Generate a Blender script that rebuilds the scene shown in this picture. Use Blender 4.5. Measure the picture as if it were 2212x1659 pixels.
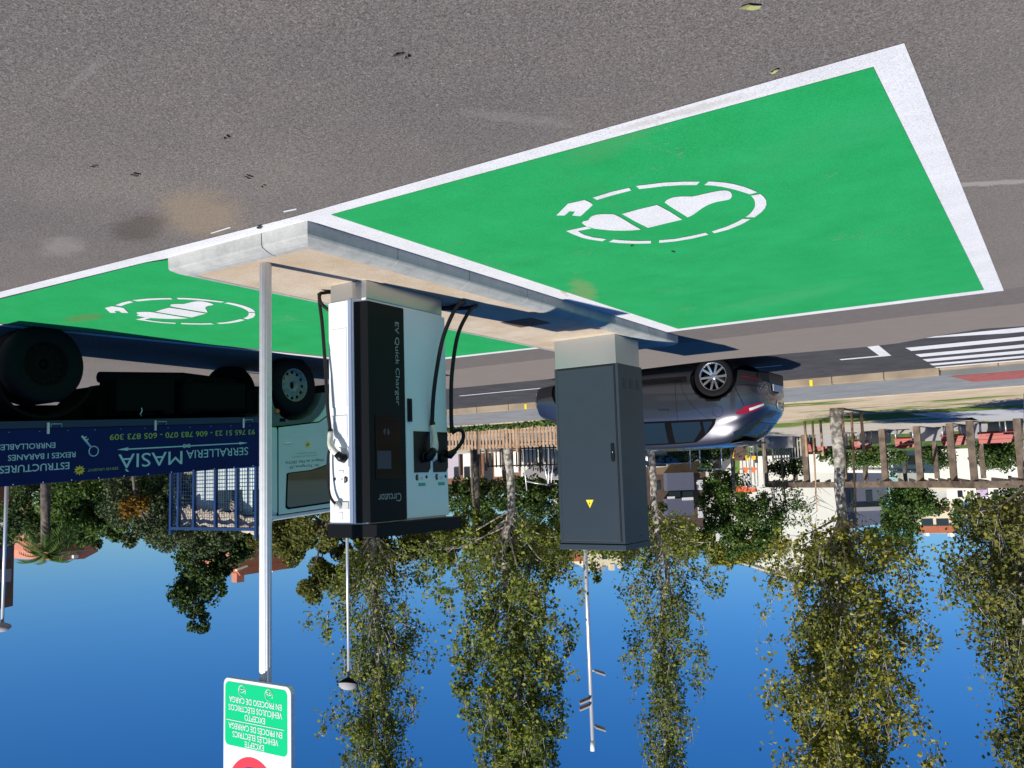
import bpy, bmesh, math, random
import numpy as np
from mathutils import Vector, Matrix
for o in list(bpy.data.objects): bpy.data.objects.remove(o)
SC = bpy.context.scene
COL = SC.collection
# ---------------------------------------------------------------- camera
CH = 1.6; FPX = 1839.5; CX, CY = 1106.0, 829.5
CR = [[-0.836296, -0.0842594, -0.541765], [0.5474014, -0.0724572, -0.8337276], [0.0309946, -0.993806, 0.1067194]]
cam = bpy.data.cameras.new('camera'); camo = bpy.data.objects.new('camera', cam); COL.objects.link(camo)
cam.sensor_width = 36.0; cam.lens = FPX / 2212 * 36; cam.clip_start = 0.05; cam.clip_end = 3000
mw = Matrix([r + [0] for r in CR] + [[0, 0, 0, 1]]); mw[2][3] = CH
camo.matrix_world = mw; SC.camera = camo
SC.render.resolution_x = 1024; SC.render.resolution_y = 768
# ---------------------------------------------------------------- sky, sun, exposure
SUN = Vector((0.12, -1.0, 0.95)).normalized()
w = bpy.data.worlds.new('World'); SC.world = w; w.use_nodes = True
nt = w.node_tree; nt.nodes.clear()
sky = nt.nodes.new('ShaderNodeTexSky'); sky.sky_type = 'NISHITA'; sky.sun_disc = False
sky.sun_elevation = math.asin(SUN.z); sky.sun_rotation = math.atan2(SUN.x, SUN.y)
sky.air_density = 1.0; sky.dust_density = 0.0; sky.ozone_density = 6.0; sky.altitude = 0
bg = nt.nodes.new('ShaderNodeBackground'); bg.inputs[1].default_value = 0.058
wo = nt.nodes.new('ShaderNodeOutputWorld')
hs = nt.nodes.new('ShaderNodeHueSaturation'); hs.inputs['Saturation'].default_value = 1.25
nt.links.new(sky.outputs[0], hs.inputs['Color']); tn = nt.nodes.new('ShaderNodeMix'); tn.data_type = 'RGBA'; tn.blend_type = 'MULTIPLY'; tn.inputs[0].default_value = 1.0; tn.inputs[7].default_value = (0.77, 1.02, 1.28, 1)
nt.links.new(hs.outputs[0], tn.inputs[6]); nt.links.new(tn.outputs[2], bg.inputs[0]); nt.links.new(bg.outputs[0], wo.inputs[0])
sl = bpy.data.lights.new('sun', 'SUN'); so = bpy.data.objects.new('sun', sl); COL.objects.link(so)
sl.energy = 4.8; sl.angle = math.radians(0.53); sl.color = (1.0, 0.95, 0.87)
so.rotation_euler = SUN.to_track_quat('Z', 'Y').to_euler(); so.location = (0, -5, 20)
SC.view_settings.view_transform = 'Standard'; SC.view_settings.look = 'None'
SC.view_settings.exposure = 0.28; SC.view_settings.gamma = 1.0
# ---------------------------------------------------------------- photo pixel (2212 x 1659) to a world ray
CRM = np.array(CR)
def ray(x, y): return CRM @ np.array([x - CX, -(y - CY), -FPX])
def G(x, y, z=0.0):
    d = ray(x, y); t = (z - CH) / d[2]; return (float(d[0] * t), float(d[1] * t), z)
def at(x, y, dist):
    d = ray(x, y); t = dist / math.hypot(d[0], d[1]); return (float(d[0] * t), float(d[1] * t), float(CH + d[2] * t))
def onY(x, y, Y):
    d = ray(x, y); t = Y / d[1]; return (float(d[0] * t), Y, float(CH + d[2] * t))
# ---------------------------------------------------------------- materials
def mat(name, col, rough=0.6, metal=0.0, var=0.0, vscale=5.0, col2=None, bump=0.0, bscale=50.0, spec=0.5, coat=0.0, trans=0.0, detail=4.0, lo=0.35, hi=0.65, dist=0.02):
    m = bpy.data.materials.new(name); m.use_nodes = True; n = m.node_tree; p = n.nodes['Principled BSDF']
    p.inputs['Base Color'].default_value = (*col, 1); p.inputs['Roughness'].default_value = rough
    p.inputs['Metallic'].default_value = metal; p.inputs['Specular IOR Level'].default_value = spec
    if coat: p.inputs['Coat Weight'].default_value = coat; p.inputs['Coat Roughness'].default_value = 0.05
    if trans: p.inputs['Transmission Weight'].default_value = trans
    tc = n.nodes.new('ShaderNodeNewGeometry')
    if var or col2:
        t = n.nodes.new('ShaderNodeTexNoise'); t.inputs['Scale'].default_value = vscale; t.inputs['Detail'].default_value = detail
        n.links.new(tc.outputs['Position'], t.inputs['Vector'])
        r = n.nodes.new('ShaderNodeValToRGB'); r.color_ramp.elements[0].position = lo; r.color_ramp.elements[1].position = hi
        c2 = col2 if col2 else tuple(min(1, c * (1 + var)) for c in col)
        c1 = col if col2 else tuple(c * (1 - var) for c in col)
        r.color_ramp.elements[0].color = (*c1, 1); r.color_ramp.elements[1].color = (*c2, 1)
        n.links.new(t.outputs['Fac'], r.inputs[0]); n.links.new(r.outputs[0], p.inputs['Base Color'])
    if bump:
        t = n.nodes.new('ShaderNodeTexNoise'); t.inputs['Scale'].default_value = bscale; t.inputs['Detail'].default_value = 3
        n.links.new(tc.outputs['Position'], t.inputs['Vector'])
        b = n.nodes.new('ShaderNodeBump'); b.inputs['Strength'].default_value = bump; b.inputs['Distance'].default_value = dist
        n.links.new(t.outputs['Fac'], b.inputs['Height']); n.links.new(b.outputs[0], p.inputs['Normal'])
    return m
class NB:   # small node-building helper
    def __init__(s, m): s.n = m.node_tree; s.p = s.n.nodes['Principled BSDF']; s.g = s.n.nodes.new('ShaderNodeNewGeometry'); s.pos = s.g.outputs['Position']
    def noise(s, sc, det=4, rough=0.5, vec=None):
        t = s.n.nodes.new('ShaderNodeTexNoise'); t.inputs['Scale'].default_value = sc; t.inputs['Detail'].default_value = det; t.inputs['Roughness'].default_value = rough
        s.n.links.new(vec or s.pos, t.inputs['Vector']); return t.outputs['Fac']
    def voro(s, sc, out='Color', vec=None):
        t = s.n.nodes.new('ShaderNodeTexVoronoi'); t.inputs['Scale'].default_value = sc; s.n.links.new(vec or s.pos, t.inputs['Vector']); return t.outputs[out]
    def mapv(s, scale, rot=0, loc=(0, 0, 0)):
        t = s.n.nodes.new('ShaderNodeMapping'); t.inputs['Scale'].default_value = scale; t.inputs['Rotation'].default_value = (0, 0, rot); t.inputs['Location'].default_value = loc
        s.n.links.new(s.pos, t.inputs['Vector']); return t.outputs[0]
    def ramp(s, f, stops):
        r = s.n.nodes.new('ShaderNodeValToRGB'); e = r.color_ramp.elements
        while len(e) < len(stops): e.new(0.5)
        for k, (a, c) in enumerate(stops): e[k].position = a; e[k].color = (*c, 1) if isinstance(c, tuple) else (c, c, c, 1)
        s.n.links.new(f, r.inputs[0]); return r.outputs[0]
    def mix(s, f, a, b, mode='MIX'):
        t = s.n.nodes.new('ShaderNodeMix'); t.data_type = 'RGBA'; t.blend_type = mode
        for v, i in ((f, 0), (a, 6), (b, 7)):
            if hasattr(v, 'is_linked') or hasattr(v, 'links'): s.n.links.new(v, t.inputs[i])
            elif isinstance(v, tuple): t.inputs[i].default_value = (*v, 1)
            else: t.inputs[i].default_value = v
        return t.outputs[2]
    def math(s, op, a, b=0.0, c=None, clamp=False):
        t = s.n.nodes.new('ShaderNodeMath'); t.operation = op; t.use_clamp = clamp
        for k, v in enumerate((a, b) if c is None else (a, b, c)):
            if hasattr(v, 'links'): s.n.links.new(v, t.inputs[k])
            else: t.inputs[k].default_value = v
        return t.outputs[0]
    def sep(s):
        t = s.n.nodes.new('ShaderNodeSeparateXYZ'); s.n.links.new(s.pos, t.inputs[0]); return t.outputs
    def bump(s, h, st, dist=0.01):
        b = s.n.nodes.new('ShaderNodeBump'); b.inputs['Strength'].default_value = st; b.inputs['Distance'].default_value = dist
        s.n.links.new(h, b.inputs['Height']); s.n.links.new(b.outputs[0], s.p.inputs['Normal'])
    def base(s, c): s.n.links.new(c, s.p.inputs['Base Color'])
    def spot(s, x, y, rx, ry, rot=0, wob=0.5, nsc=4):   # soft blob mask in world x,y
        v = s.mapv((1, 1, 0)); xy = s.n.nodes.new('ShaderNodeSeparateXYZ'); s.n.links.new(v, xy.inputs[0])
        c, sn = math.cos(rot), math.sin(rot)
        dx = s.math('SUBTRACT', xy.outputs[0], x); dy = s.math('SUBTRACT', xy.outputs[1], y)
        u = s.math('DIVIDE', s.math('ADD', s.math('MULTIPLY', dx, c), s.math('MULTIPLY', dy, sn)), rx)
        v2 = s.math('DIVIDE', s.math('SUBTRACT', s.math('MULTIPLY', dy, c), s.math('MULTIPLY', dx, sn)), ry)
        d = s.math('SQRT', s.math('ADD', s.math('MULTIPLY', u, u), s.math('MULTIPLY', v2, v2)))
        nn = s.math('MULTIPLY', s.math('SUBTRACT', s.noise(nsc, 8, 0.75), 0.5), wob * 4.5)
        return s.math('MULTIPLY', s.math('SUBTRACT', 1.1, s.math('ADD', d, nn)), 1.7, clamp=True)
def asphalt_lot():
    m = mat('lot_asphalt', (0.2, 0.18, 0.17), 0.9, spec=0.25); b = NB(m)
    fine = b.ramp(b.voro(190, 'Color'), [(0.0, (0.085, 0.078, 0.075)), (0.35, (0.16, 0.148, 0.142)), (0.7, (0.225, 0.209, 0.20)), (0.93, (0.29, 0.272, 0.26)), (1.0, (0.55, 0.52, 0.50))])
    med = b.ramp(b.noise(60, 3, 0.7), [(0.3, 0.72), (0.7, 1.22)])
    c = b.mix(1.0, fine, med, 'MULTIPLY')
    big = b.ramp(b.noise(0.55, 5, 0.6), [(0.3, (0.86, 0.85, 0.86)), (0.7, (1.16, 1.13, 1.08))])
    c = b.mix(1.0, c, big, 'MULTIPLY')
    smooth = b.ramp(b.noise(1.7, 4, 0.6), [(0.35, (0.165, 0.152, 0.142)), (0.65, (0.20, 0.185, 0.172))])
    X = b.sep()
    far = b.math('MULTIPLY', b.math('SUBTRACT', X[1], 5.0), 0.16, clamp=True)
    c = b.mix(b.math('MULTIPLY', far, 0.6), c, smooth)
    lx = b.math('MULTIPLY', b.math('SUBTRACT', 0.5, X[0]), 0.5, clamp=True)
    c = b.mix(b.math('MULTIPLY', lx, 0.7), c, (0.235, 0.215, 0.19))
    # darker new strip beyond the bays, lighter apron next to the road
    wy = b.math('ADD', X[1], b.math('MULTIPLY', b.math('SUBTRACT', b.noise(1.3, 4), 0.5), 0.16))
    strip = b.ramp(b.math('SUBTRACT', wy, 9.0), [(0.0, 0.0), (0.02, 1.0)])
    strip = b.math('MULTIPLY', b.math('GREATER_THAN', wy, 9.15), b.math('LESS_THAN', wy, 10.13))
    c = b.mix(b.math('MULTIPLY', strip, 0.85), c, b.ramp(b.noise(9, 5, 0.7), [(0.3, (0.13, 0.118, 0.115)), (0.7, (0.165, 0.15, 0.145))]))
    ap = b.math('GREATER_THAN', wy, 10.13)
    c = b.mix(b.math('MULTIPLY', ap, 0.8), c, b.ramp(b.noise(7, 5, 0.7, b.mapv((0.4, 2, 1))), [(0.3, (0.205, 0.18, 0.16)), (0.7, (0.25, 0.222, 0.2))]))
    # sand, oil and pale scuffs lying on the tarmac
    for (px, py, rx, ry, rot, col, k) in ((430, 465, .55, .26, 0.6, (0.34, 0.26, 0.165), .5), (380, 475, .22, .14, 0.2, (0.42, 0.27, 0.08), .0), (300, 490, .42, .16, 0.4, (0.085, 0.07, 0.058), .6),
                                          (135, 535, .30, .14, 0.3, (0.36, 0.34, 0.32), .38), (1120, 255, .30, .07, -0.9, (0.33, 0.31, 0.30), .25), (2150, 395, .6, .05, -0.5, (0.42, 0.39, 0.36), .6), (180, 165, .3, .02, 0.2, (0.32, 0.30, 0.29), .25)):
        g = G(px, py); c = b.mix(b.math('MULTIPLY', b.spot(g[0], g[1], rx, ry, rot), k), c, col)
    c = b.mix(1.0, c, b.ramp(b.math('MULTIPLY', X[1], 0.1), [(0.0, (0.86, 0.845, 0.82)), (0.9, (1.0, 0.965, 0.93))]), 'MULTIPLY')
    b.base(c); b.bump(b.noise(130, 3, 0.7), 0.7, 0.006); return m
def paint(name, c1, c2, wear, dirt=()):
    m = mat(name, c1, 0.75, spec=0.3); b = NB(m)
    c = b.ramp(b.noise(2.2, 6, 0.65), [(0.3, c1), (0.72, c2)])
    sp = b.ramp(b.voro(230, 'Color'), [(0.0, 0.72), (0.45, 0.98), (1.0, 1.2)])
    c = b.mix(1.0, c, sp, 'MULTIPLY')
    wr = b.ramp(b.math('MULTIPLY', b.noise(0.9, 8, 0.75), b.noise(45, 4, 0.8)), [(0.345, 0.0), (0.40, 1.0)])
    c = b.mix(b.math('MULTIPLY', wr, wear), c, (0.24, 0.235, 0.22))
    tyre = b.ramp(b.noise(1.1, 6, 0.7, b.mapv((1, 0.12, 1), 0.5)), [(0.58, 0.0), (0.72, 1.0)])
    c = b.mix(b.math('MULTIPLY', tyre, 0.16), c, (0.12, 0.14, 0.11))
    for (px, py, rx, ry, rot, col, k) in dirt:
        g = G(px, py); c = b.mix(b.math('MULTIPLY', b.spot(g[0], g[1], rx, ry, rot), k), c, col)
    b.base(c); b.bump(b.noise(150, 3, 0.7), 0.5, 0.004)
    return m
M = {}
M['lot'] = asphalt_lot()
M['white_paint'] = paint('white_paint', (0.64, 0.64, 0.645), (0.76, 0.76, 0.77), 0.5, ((1480, 240, .35, .04, 0, (0.45, 0.38, 0.28), .4), (1215, 625, .25, .03, 1.2, (0.45, 0.32, 0.18), .7)))
M['green_paint'] = paint('green_paint', (0.010, 0.315, 0.080), (0.018, 0.375, 0.110), 0.75,
    ((1260, 628, .55, .13, 1.15, (0.22, 0.28, 0.11), .55), (1700, 640, .8, .3, 0.4, (0.07, 0.36, 0.14), .3), (1330, 300, .4, .14, 0.4, (0.08, 0.29, 0.10), .35), (180, 685, .35, .12, 0, (0.12, 0.20, 0.06), .6), (1780, 300, .6, .25, 0.4, (0.05, 0.36, 0.14), .22)))
M['road'] = mat('road_asphalt', (0.058, 0.056, 0.06), 0.85, var=0.16, vscale=3, bump=0.3, bscale=90, spec=0.3)
def ground_mat():
    m = mat('park_earth', (0.4, 0.3, 0.2), 0.95, spec=0.1); b = NB(m)
    dirt = b.ramp(b.noise(1.2, 6, 0.7), [(0.3, (0.44, 0.345, 0.24)), (0.7, (0.60, 0.49, 0.36))])
    grass = b.ramp(b.noise(6, 5, 0.7), [(0.3, (0.07, 0.13, 0.02)), (0.7, (0.17, 0.24, 0.05))])
    X = b.sep(); msk = b.noise(0.25, 7, 0.68, b.mapv((0.35, 1.0, 1)))
    f = b.ramp(msk, [(0.47, 0.0), (0.53, 1.0)])
    # greener further back, beige earth near the pavement
    k = b.math('MULTIPLY', b.math('SUBTRACT', X[1], 24.0), 0.10, clamp=True)
    f2 = b.ramp(b.math('ADD', msk, b.math('MULTIPLY', k, 0.10)), [(0.555, 0.0), (0.60, 1.0)])
    c = b.mix(f2, dirt, grass)
    b.base(c); b.bump(b.noise(25, 5, 0.7), 0.5, 0.03); return m
M['earth'] = ground_mat()
def paver_mat():
    m = mat('pavement_slabs', (0.24, 0.25, 0.25), 0.85); b = NB(m)
    t = b.n.nodes.new('ShaderNodeTexBrick'); t.inputs['Scale'].default_value = 5; t.inputs['Color1'].default_value = (0.215, 0.225, 0.23, 1); t.inputs['Color2'].default_value = (0.25, 0.255, 0.255, 1); t.inputs['Mortar'].default_value = (0.15, 0.155, 0.155, 1); t.inputs['Mortar Size'].default_value = 0.015
    b.n.links.new(b.pos, t.inputs['Vector']); b.base(b.mix(1.0, t.outputs[0], b.ramp(b.noise(1.5, 5), [(0.3, 0.85), (0.7, 1.15)]), 'MULTIPLY')); return m
M['paver'] = paver_mat()
M['red_paver'] = mat('red_paver', (0.33, 0.09, 0.075), 0.85, var=0.12, vscale=8)
M['kerbstone'] = mat('kerbstone', (0.30, 0.235, 0.165), 0.9, var=0.18, vscale=2.0, bump=0.3, bscale=60)
M['kerb'] = mat('kerb_concrete', (0.4, 0.4, 0.38), 0.8); kb_ = NB(M['kerb'])
kc = kb_.ramp(kb_.noise(3.5, 7, 0.75), [(0.3, (0.255, 0.265, 0.25)), (0.5, (0.37, 0.375, 0.355)), (0.72, (0.45, 0.45, 0.43))])
kc = kb_.mix(1.0, kc, kb_.ramp(kb_.noise(70, 4, 0.8), [(0.28, 0.6), (0.42, 1.0)]), 'MULTIPLY')
kc = kb_.mix(kb_.math('MULTIPLY', kb_.ramp(kb_.noise(2.0, 6, 0.8, kb_.mapv((1, 1, 6))), [(0.56, 0.0), (0.66, 1.0)]), 0.35), kc, (0.17, 0.155, 0.13))
kb_.base(kc); kb_.bump(kb_.noise(110, 3, 0.7), 0.25, 0.004)
def island_mat():
    m = mat('island_concrete', (0.6, 0.5, 0.4), 0.9, spec=0.2); b = NB(m)
    c = b.ramp(b.noise(3, 6, 0.7), [(0.3, (0.50, 0.385, 0.265)), (0.7, (0.64, 0.555, 0.44))])
    pit = b.ramp(b.noise(95, 3, 0.8), [(0.34, (0.42, 0.36, 0.30)), (0.46, (1, 1, 1))])
    c = b.mix(1.0, c, pit, 'MULTIPLY')
    X = b.sep(); e = b.math('SUBTRACT', 1.0, b.math('MULTIPLY', b.math('SUBTRACT', X[1], 3.7), 1.3), clamp=True)
    c = b.mix(b.math('MULTIPLY', b.math('MULTIPLY', e, b.ramp(b.noise(5, 4), [(0.35, 0.0), (0.65, 1.0)])), 0.6), c, (0.50, 0.36, 0.22))
    b.base(c); b.bump(b.noise(80, 4, 0.8), 0.7, 0.01); return m
M['island'] = island_mat()
M['steel'] = mat('brushed_steel', (0.50, 0.51, 0.50), 0.36, 0.85, var=0.03, vscale=3)
M['galv'] = mat('galvanised', (0.62, 0.64, 0.66), 0.35, 0.6, var=0.06, vscale=30)
M['alu'] = mat('aluminium_post', (0.80, 0.82, 0.84), 0.35, 0.15, var=0.04, vscale=20)
M['ch_white'] = mat('charger_white', (0.84, 0.85, 0.86), 0.45, var=0.015, vscale=3)
M['ch_black'] = mat('charger_black', (0.005, 0.006, 0.007), 0.5, spec=0.16)
M['screen'] = mat('screen_glass', (0.002, 0.0025, 0.004), 0.12, spec=0.12)
M['display'] = mat('display', (0.02, 0.04, 0.085), 0.15, spec=0.3)
M['grey_text'] = mat('grey_lettering', (0.34, 0.36, 0.37), 0.5)
M['black_text'] = mat('black_lettering', (0.01, 0.01, 0.012), 0.5)
M['teal'] = mat('teal_sticker', (0.05, 0.40, 0.27), 0.5)
M['vent'] = mat('vent_grey', (0.70, 0.71, 0.74), 0.6)
M['rubber'] = mat('rubber', (0.012, 0.012, 0.013), 0.55, spec=0.3)
M['conn_white'] = mat('connector_white', (0.72, 0.70, 0.62), 0.4)
M['plastic'] = mat('black_plastic', (0.006, 0.006, 0.007), 0.4, spec=0.3)
M['trim'] = mat('window_trim', (0.003, 0.003, 0.004), 0.7, spec=0.04)
M['clear'] = mat('clear_plastic', (0.6, 0.6, 0.6), 0.08, spec=0.8)
M['cab_grey'] = mat('anthracite', (0.021, 0.033, 0.046), 0.45, var=0.04, vscale=6, bump=0.03, bscale=400, dist=0.002)
M['cab_dark'] = mat('anthracite_dark', (0.012, 0.014, 0.017), 0.5)
M['yellow'] = mat('warning_yellow', (0.85, 0.66, 0.03), 0.5)
M['sign_white'] = mat('sign_white', (0.74, 0.76, 0.82), 0.4)
M['sign_green'] = mat('sign_green', (0.0, 0.56, 0.20), 0.4)
M['sign_red'] = mat('sign_red', (0.78, 0.05, 0.07), 0.4)
M['sign_blue'] = mat('sign_blue', (0.02, 0.04, 0.45), 0.4)
M['truck_white'] = mat('truck_white', (0.62, 0.70, 0.68), 0.3, coat=0.4, var=0.03, vscale=2)
M['truck_blue'] = mat('truck_blue', (0.004, 0.013, 0.10), 0.5, spec=0.15, var=0.1, vscale=3)
M['bright_blue'] = mat('frame_blue', (0.007, 0.035, 0.12), 0.5, var=0.15, vscale=6)
M['truck_dark'] = mat('chassis_dark', (0.004, 0.004, 0.004), 0.8, spec=0.1)
M['lett_white'] = mat('truck_lettering', (0.52, 0.66, 0.68), 0.5)
M['lett_yellow'] = mat('yellow_lettering', (0.42, 0.42, 0.05), 0.5)
M['lett_gold'] = mat('gold_lettering', (0.42, 0.38, 0.16), 0.5)
M['orange'] = mat('indicator', (0.75, 0.16, 0.02), 0.3)
M['glass'] = mat('car_glass', (0.012, 0.02, 0.022), 0.03, spec=0.9)
M['tyre'] = mat('tyre', (0.009, 0.009, 0.010), 0.8, spec=0.12)
M['rim_steel'] = mat('rim_steel', (0.22, 0.25, 0.235), 0.5, 0.2, var=0.15, vscale=20)
M['rust'] = mat('rusty_rim', (0.014, 0.007, 0.006), 0.9, spec=0.1)
M['alloy'] = mat('alloy', (0.72, 0.73, 0.75), 0.22, 0.9)
M['car'] = mat('car_paint', (0.105, 0.103, 0.118), 0.30, 0.9, coat=1.0)
M['lamp_red'] = mat('tail_lamp', (0.26, 0.005, 0.012), 0.12, spec=0.8)
M['chrome'] = mat('chrome', (0.8, 0.8, 0.82), 0.1, 1.0)
M['plate'] = mat('plate_white', (0.7, 0.7, 0.72), 0.4)
M['tarp'] = mat('folded_cardboard', (0.52, 0.45, 0.34), 0.85, col2=(0.30, 0.24, 0.17), vscale=9)
M['pine_wood'] = mat('treated_pine', (0.33, 0.20, 0.11), 0.8, col2=(0.47, 0.31, 0.19), vscale=4, bump=0.2, bscale=30)
M['old_wood'] = mat('weathered_wood', (0.085, 0.062, 0.045), 0.85, col2=(0.19, 0.14, 0.10), vscale=3)
M['red_seat'] = mat('red_slats', (0.32, 0.045, 0.03), 0.55)
M['bark'] = mat('pale_bark', (0.13, 0.115, 0.095), 0.9, col2=(0.46, 0.43, 0.38), vscale=7, bump=0.6, bscale=18, dist=0.05, lo=.4, hi=.6)
M['bark_dark'] = mat('dark_bark', (0.07, 0.058, 0.045), 0.9, col2=(0.17, 0.145, 0.12), vscale=5, bump=0.6, bscale=14, dist=0.05)
def leaf_mat(name, a, b_, c, tr=0.35):
    m = bpy.data.materials.new(name); m.use_nodes = True; B = NB(m); p = B.p
    p.inputs['Roughness'].default_value = 0.6; p.inputs['Specular IOR Level'].default_value = 0.2
    rnd = B.g.outputs['Random Per Island']
    f = B.math('ADD', B.math('MULTIPLY', rnd, 0.55), B.math('MULTIPLY', B.noise(0.55, 3, 0.6), 0.9))
    col = B.ramp(f, [(0.35, a), (0.68, b_), (0.98, c)]); B.base(col)
    td = B.n.nodes.new('ShaderNodeBsdfTranslucent'); B.n.links.new(col, td.inputs[0])
    mx = B.n.nodes.new('ShaderNodeMixShader'); mx.inputs[0].default_value = tr
    out = B.n.nodes['Material Output']
    B.n.links.new(p.outputs[0], mx.inputs[1]); B.n.links.new(td.outputs[0], mx.inputs[2]); B.n.links.new(mx.outputs[0], out.inputs[0]); return m
M['lf_poplar'] = leaf_mat('poplar_leaves', (0.047, 0.081, 0.019), (0.135, 0.189, 0.035), (0.311, 0.324, 0.054))
M['lf_autumn'] = leaf_mat('turning_leaves', (0.052, 0.075, 0.018), (0.163, 0.189, 0.034), (0.429, 0.377, 0.052))
M['lf_dark'] = leaf_mat('dark_leaves', (0.016, 0.036, 0.012), (0.042, 0.081, 0.021), (0.098, 0.143, 0.029), .15)
M['lf_green'] = leaf_mat('fresh_leaves', (0.023, 0.060, 0.015), (0.063, 0.132, 0.030), (0.149, 0.218, 0.046))
M['lf_grey'] = leaf_mat('grey_green_needles', (0.028, 0.048, 0.020), (0.067, 0.095, 0.039), (0.126, 0.154, 0.062), .15)
M['lf_brown'] = leaf_mat('brownish_leaves', (0.051, 0.072, 0.020), (0.131, 0.152, 0.038), (0.261, 0.246, 0.055))
M['lf_orange'] = leaf_mat('orange_leaves', (0.11, 0.06, 0.012), (0.25, 0.14, 0.02), (0.42, 0.24, 0.03))
M['render_white'] = mat('white_render', (0.80, 0.78, 0.70), 0.85, var=0.03, vscale=0.5)
M['render_cream'] = mat('cream_render', (0.70, 0.60, 0.42), 0.85, var=0.04, vscale=0.5)
M['render_grey'] = mat('grey_render', (0.32, 0.31, 0.32), 0.85, var=0.06, vscale=0.6)
M['salmon'] = mat('salmon_render', (0.52, 0.20, 0.13), 0.85, var=0.05, vscale=1)
M['brick'] = mat('brown_brick', (0.20, 0.095, 0.06), 0.9, var=0.12, vscale=6)
M['terracotta'] = mat('terracotta', (0.42, 0.13, 0.065), 0.85, var=0.2, vscale=9)
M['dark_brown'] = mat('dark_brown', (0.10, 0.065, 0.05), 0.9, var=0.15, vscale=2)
M['tan'] = mat('tan_render', (0.20, 0.14, 0.08), 0.9, var=0.1, vscale=2)
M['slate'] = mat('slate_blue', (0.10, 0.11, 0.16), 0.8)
M['window'] = mat('window_glass', (0.02, 0.025, 0.03), 0.1, spec=0.8)
M['shutter'] = mat('white_shutter', (0.7, 0.7, 0.7), 0.6)
M['van_white'] = mat('van_white', (0.75, 0.75, 0.76), 0.3, coat=0.5)
M['play_orange'] = mat('play_orange', (0.75, 0.17, 0.06), 0.5)
M['play_yellow'] = mat('play_yellow', (0.85, 0.48, 0.02), 0.5)
M['play_post'] = mat('play_post', (0.035, 0.04, 0.045), 0.5)
M['play_green'] = mat('play_green', (0.12, 0.20, 0.03), 0.5)
M['leaf_litter'] = mat('fallen_leaf', (0.045, 0.03, 0.02), 0.8)
M['leaf_pale'] = mat('fallen_leaf_pale', (0.30, 0.32, 0.12), 0.8)
M['cover'] = mat('rusty_cover', (0.14, 0.075, 0.045), 0.75, 0.3, var=0.25, vscale=20)
# ---------------------------------------------------------------- mesh building
class MB:
    def __init__(s): s.v = []; s.f = []; s.sm = []
    def add(s, vs, fs, smooth=False):
        o = len(s.v); s.v += [tuple(map(float, v)) for v in vs]; s.f += [tuple(i + o for i in f) for f in fs]; s.sm += [smooth] * len(fs); return s
    def box(s, x0, x1, y0, y1, z0, z1):
        vs = [(x, y, z) for z in (z0, z1) for y in (y0, y1) for x in (x0, x1)]
        return s.add(vs, [(0, 2, 3, 1), (4, 5, 7, 6), (0, 1, 5, 4), (2, 6, 7, 3), (0, 4, 6, 2), (1, 3, 7, 5)])
    def obox(s, a, b, wid, thick, up=(0, 0, 1)):   # beam from a to b
        a, b = Vector(a), Vector(b); d = (b - a).normalized(); u = Vector(up)
        r = d.cross(u)
        if r.length < 1e-4: r = Vector((1, 0, 0))
        r.normalize(); u = r.cross(d); r *= wid / 2; u *= thick / 2
        vs = [p + i * r + j * u for p in (a, b) for i, j in ((-1, -1), (1, -1), (1, 1), (-1, 1))]
        return s.add(vs, [(0, 1, 2, 3), (7, 6, 5, 4), (0, 4, 5, 1), (1, 5, 6, 2), (2, 6, 7, 3), (3, 7, 4, 0)])
    def prism(s, pts, ext, z=None):   # polygon (3d points) extruded by vector
        n = len(pts); e = Vector(ext); a = [Vector(p) for p in pts]
        return s.add(a + [p + e for p in a], [tuple(range(n))[::-1], tuple(range(n, 2 * n))] + [(i, (i + 1) % n, n + (i + 1) % n, n + i) for i in range(n)])
    def tube(s, pts, rad, k=8, cap=True):
        P = [Vector(p) for p in pts]; R = rad if hasattr(rad, '__len__') else [rad] * len(P); vs = []; fs = []
        u = None
        for i, p in enumerate(P):
            d = (P[min(i + 1, len(P) - 1)] - P[max(i - 1, 0)]).normalized()
            if u is None: u = Vector((0, 0, 1)).cross(d); u = Vector((1, 0, 0)) if u.length < 1e-3 else u
            u = (u - d * u.dot(d)).normalized(); w_ = d.cross(u)
            for j in range(k):
                a = 2 * math.pi * j / k; vs.append(p + (u * math.cos(a) + w_ * math.sin(a)) * R[i])
        for i in range(len(P) - 1):
            for j in range(k): fs.append((i * k + j, i * k + (j + 1) % k, (i + 1) * k + (j + 1) % k, (i + 1) * k + j))
        if cap: fs.append(tuple(range(k))[::-1]); fs.append(tuple((len(P) - 1) * k + j for j in range(k)))
        return s.add(vs, fs, True)
    def lathe(s, prof, c, axis, k=32):   # prof: (radius, along axis)
        c = Vector(c); ax = Vector(axis).normalized(); u = ax.orthogonal().normalized(); w_ = ax.cross(u); n = len(prof); vs = []; fs = []
        for j in range(k):
            a = 2 * math.pi * j / k; d = u * math.cos(a) + w_ * math.sin(a)
            for r, h in prof: vs.append(c + d * r + ax * h)
        for j in range(k):
            for i in range(n - 1): fs.append((j * n + i, ((j + 1) % k) * n + i, ((j + 1) % k) * n + i + 1, j * n + i + 1))
        return s.add(vs, fs, True)
    def sheet(s, pts): return s.add(pts, [tuple(range(len(pts)))])
    def shear(s, k=-0.055, y0=4.46): s.v = [(x, y, z + k * (y - y0)) for x, y, z in s.v]; return s
def wloc(o):
    l = Vector((0, 0, 0))
    while o: l += o.location; o = o.parent
    return l
def link(name, me, m, parent=None):
    o = bpy.data.objects.new(name, me); COL.objects.link(o)
    if m is not None: me.materials.append(m)
    if parent: o.parent = parent
    return o
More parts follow.
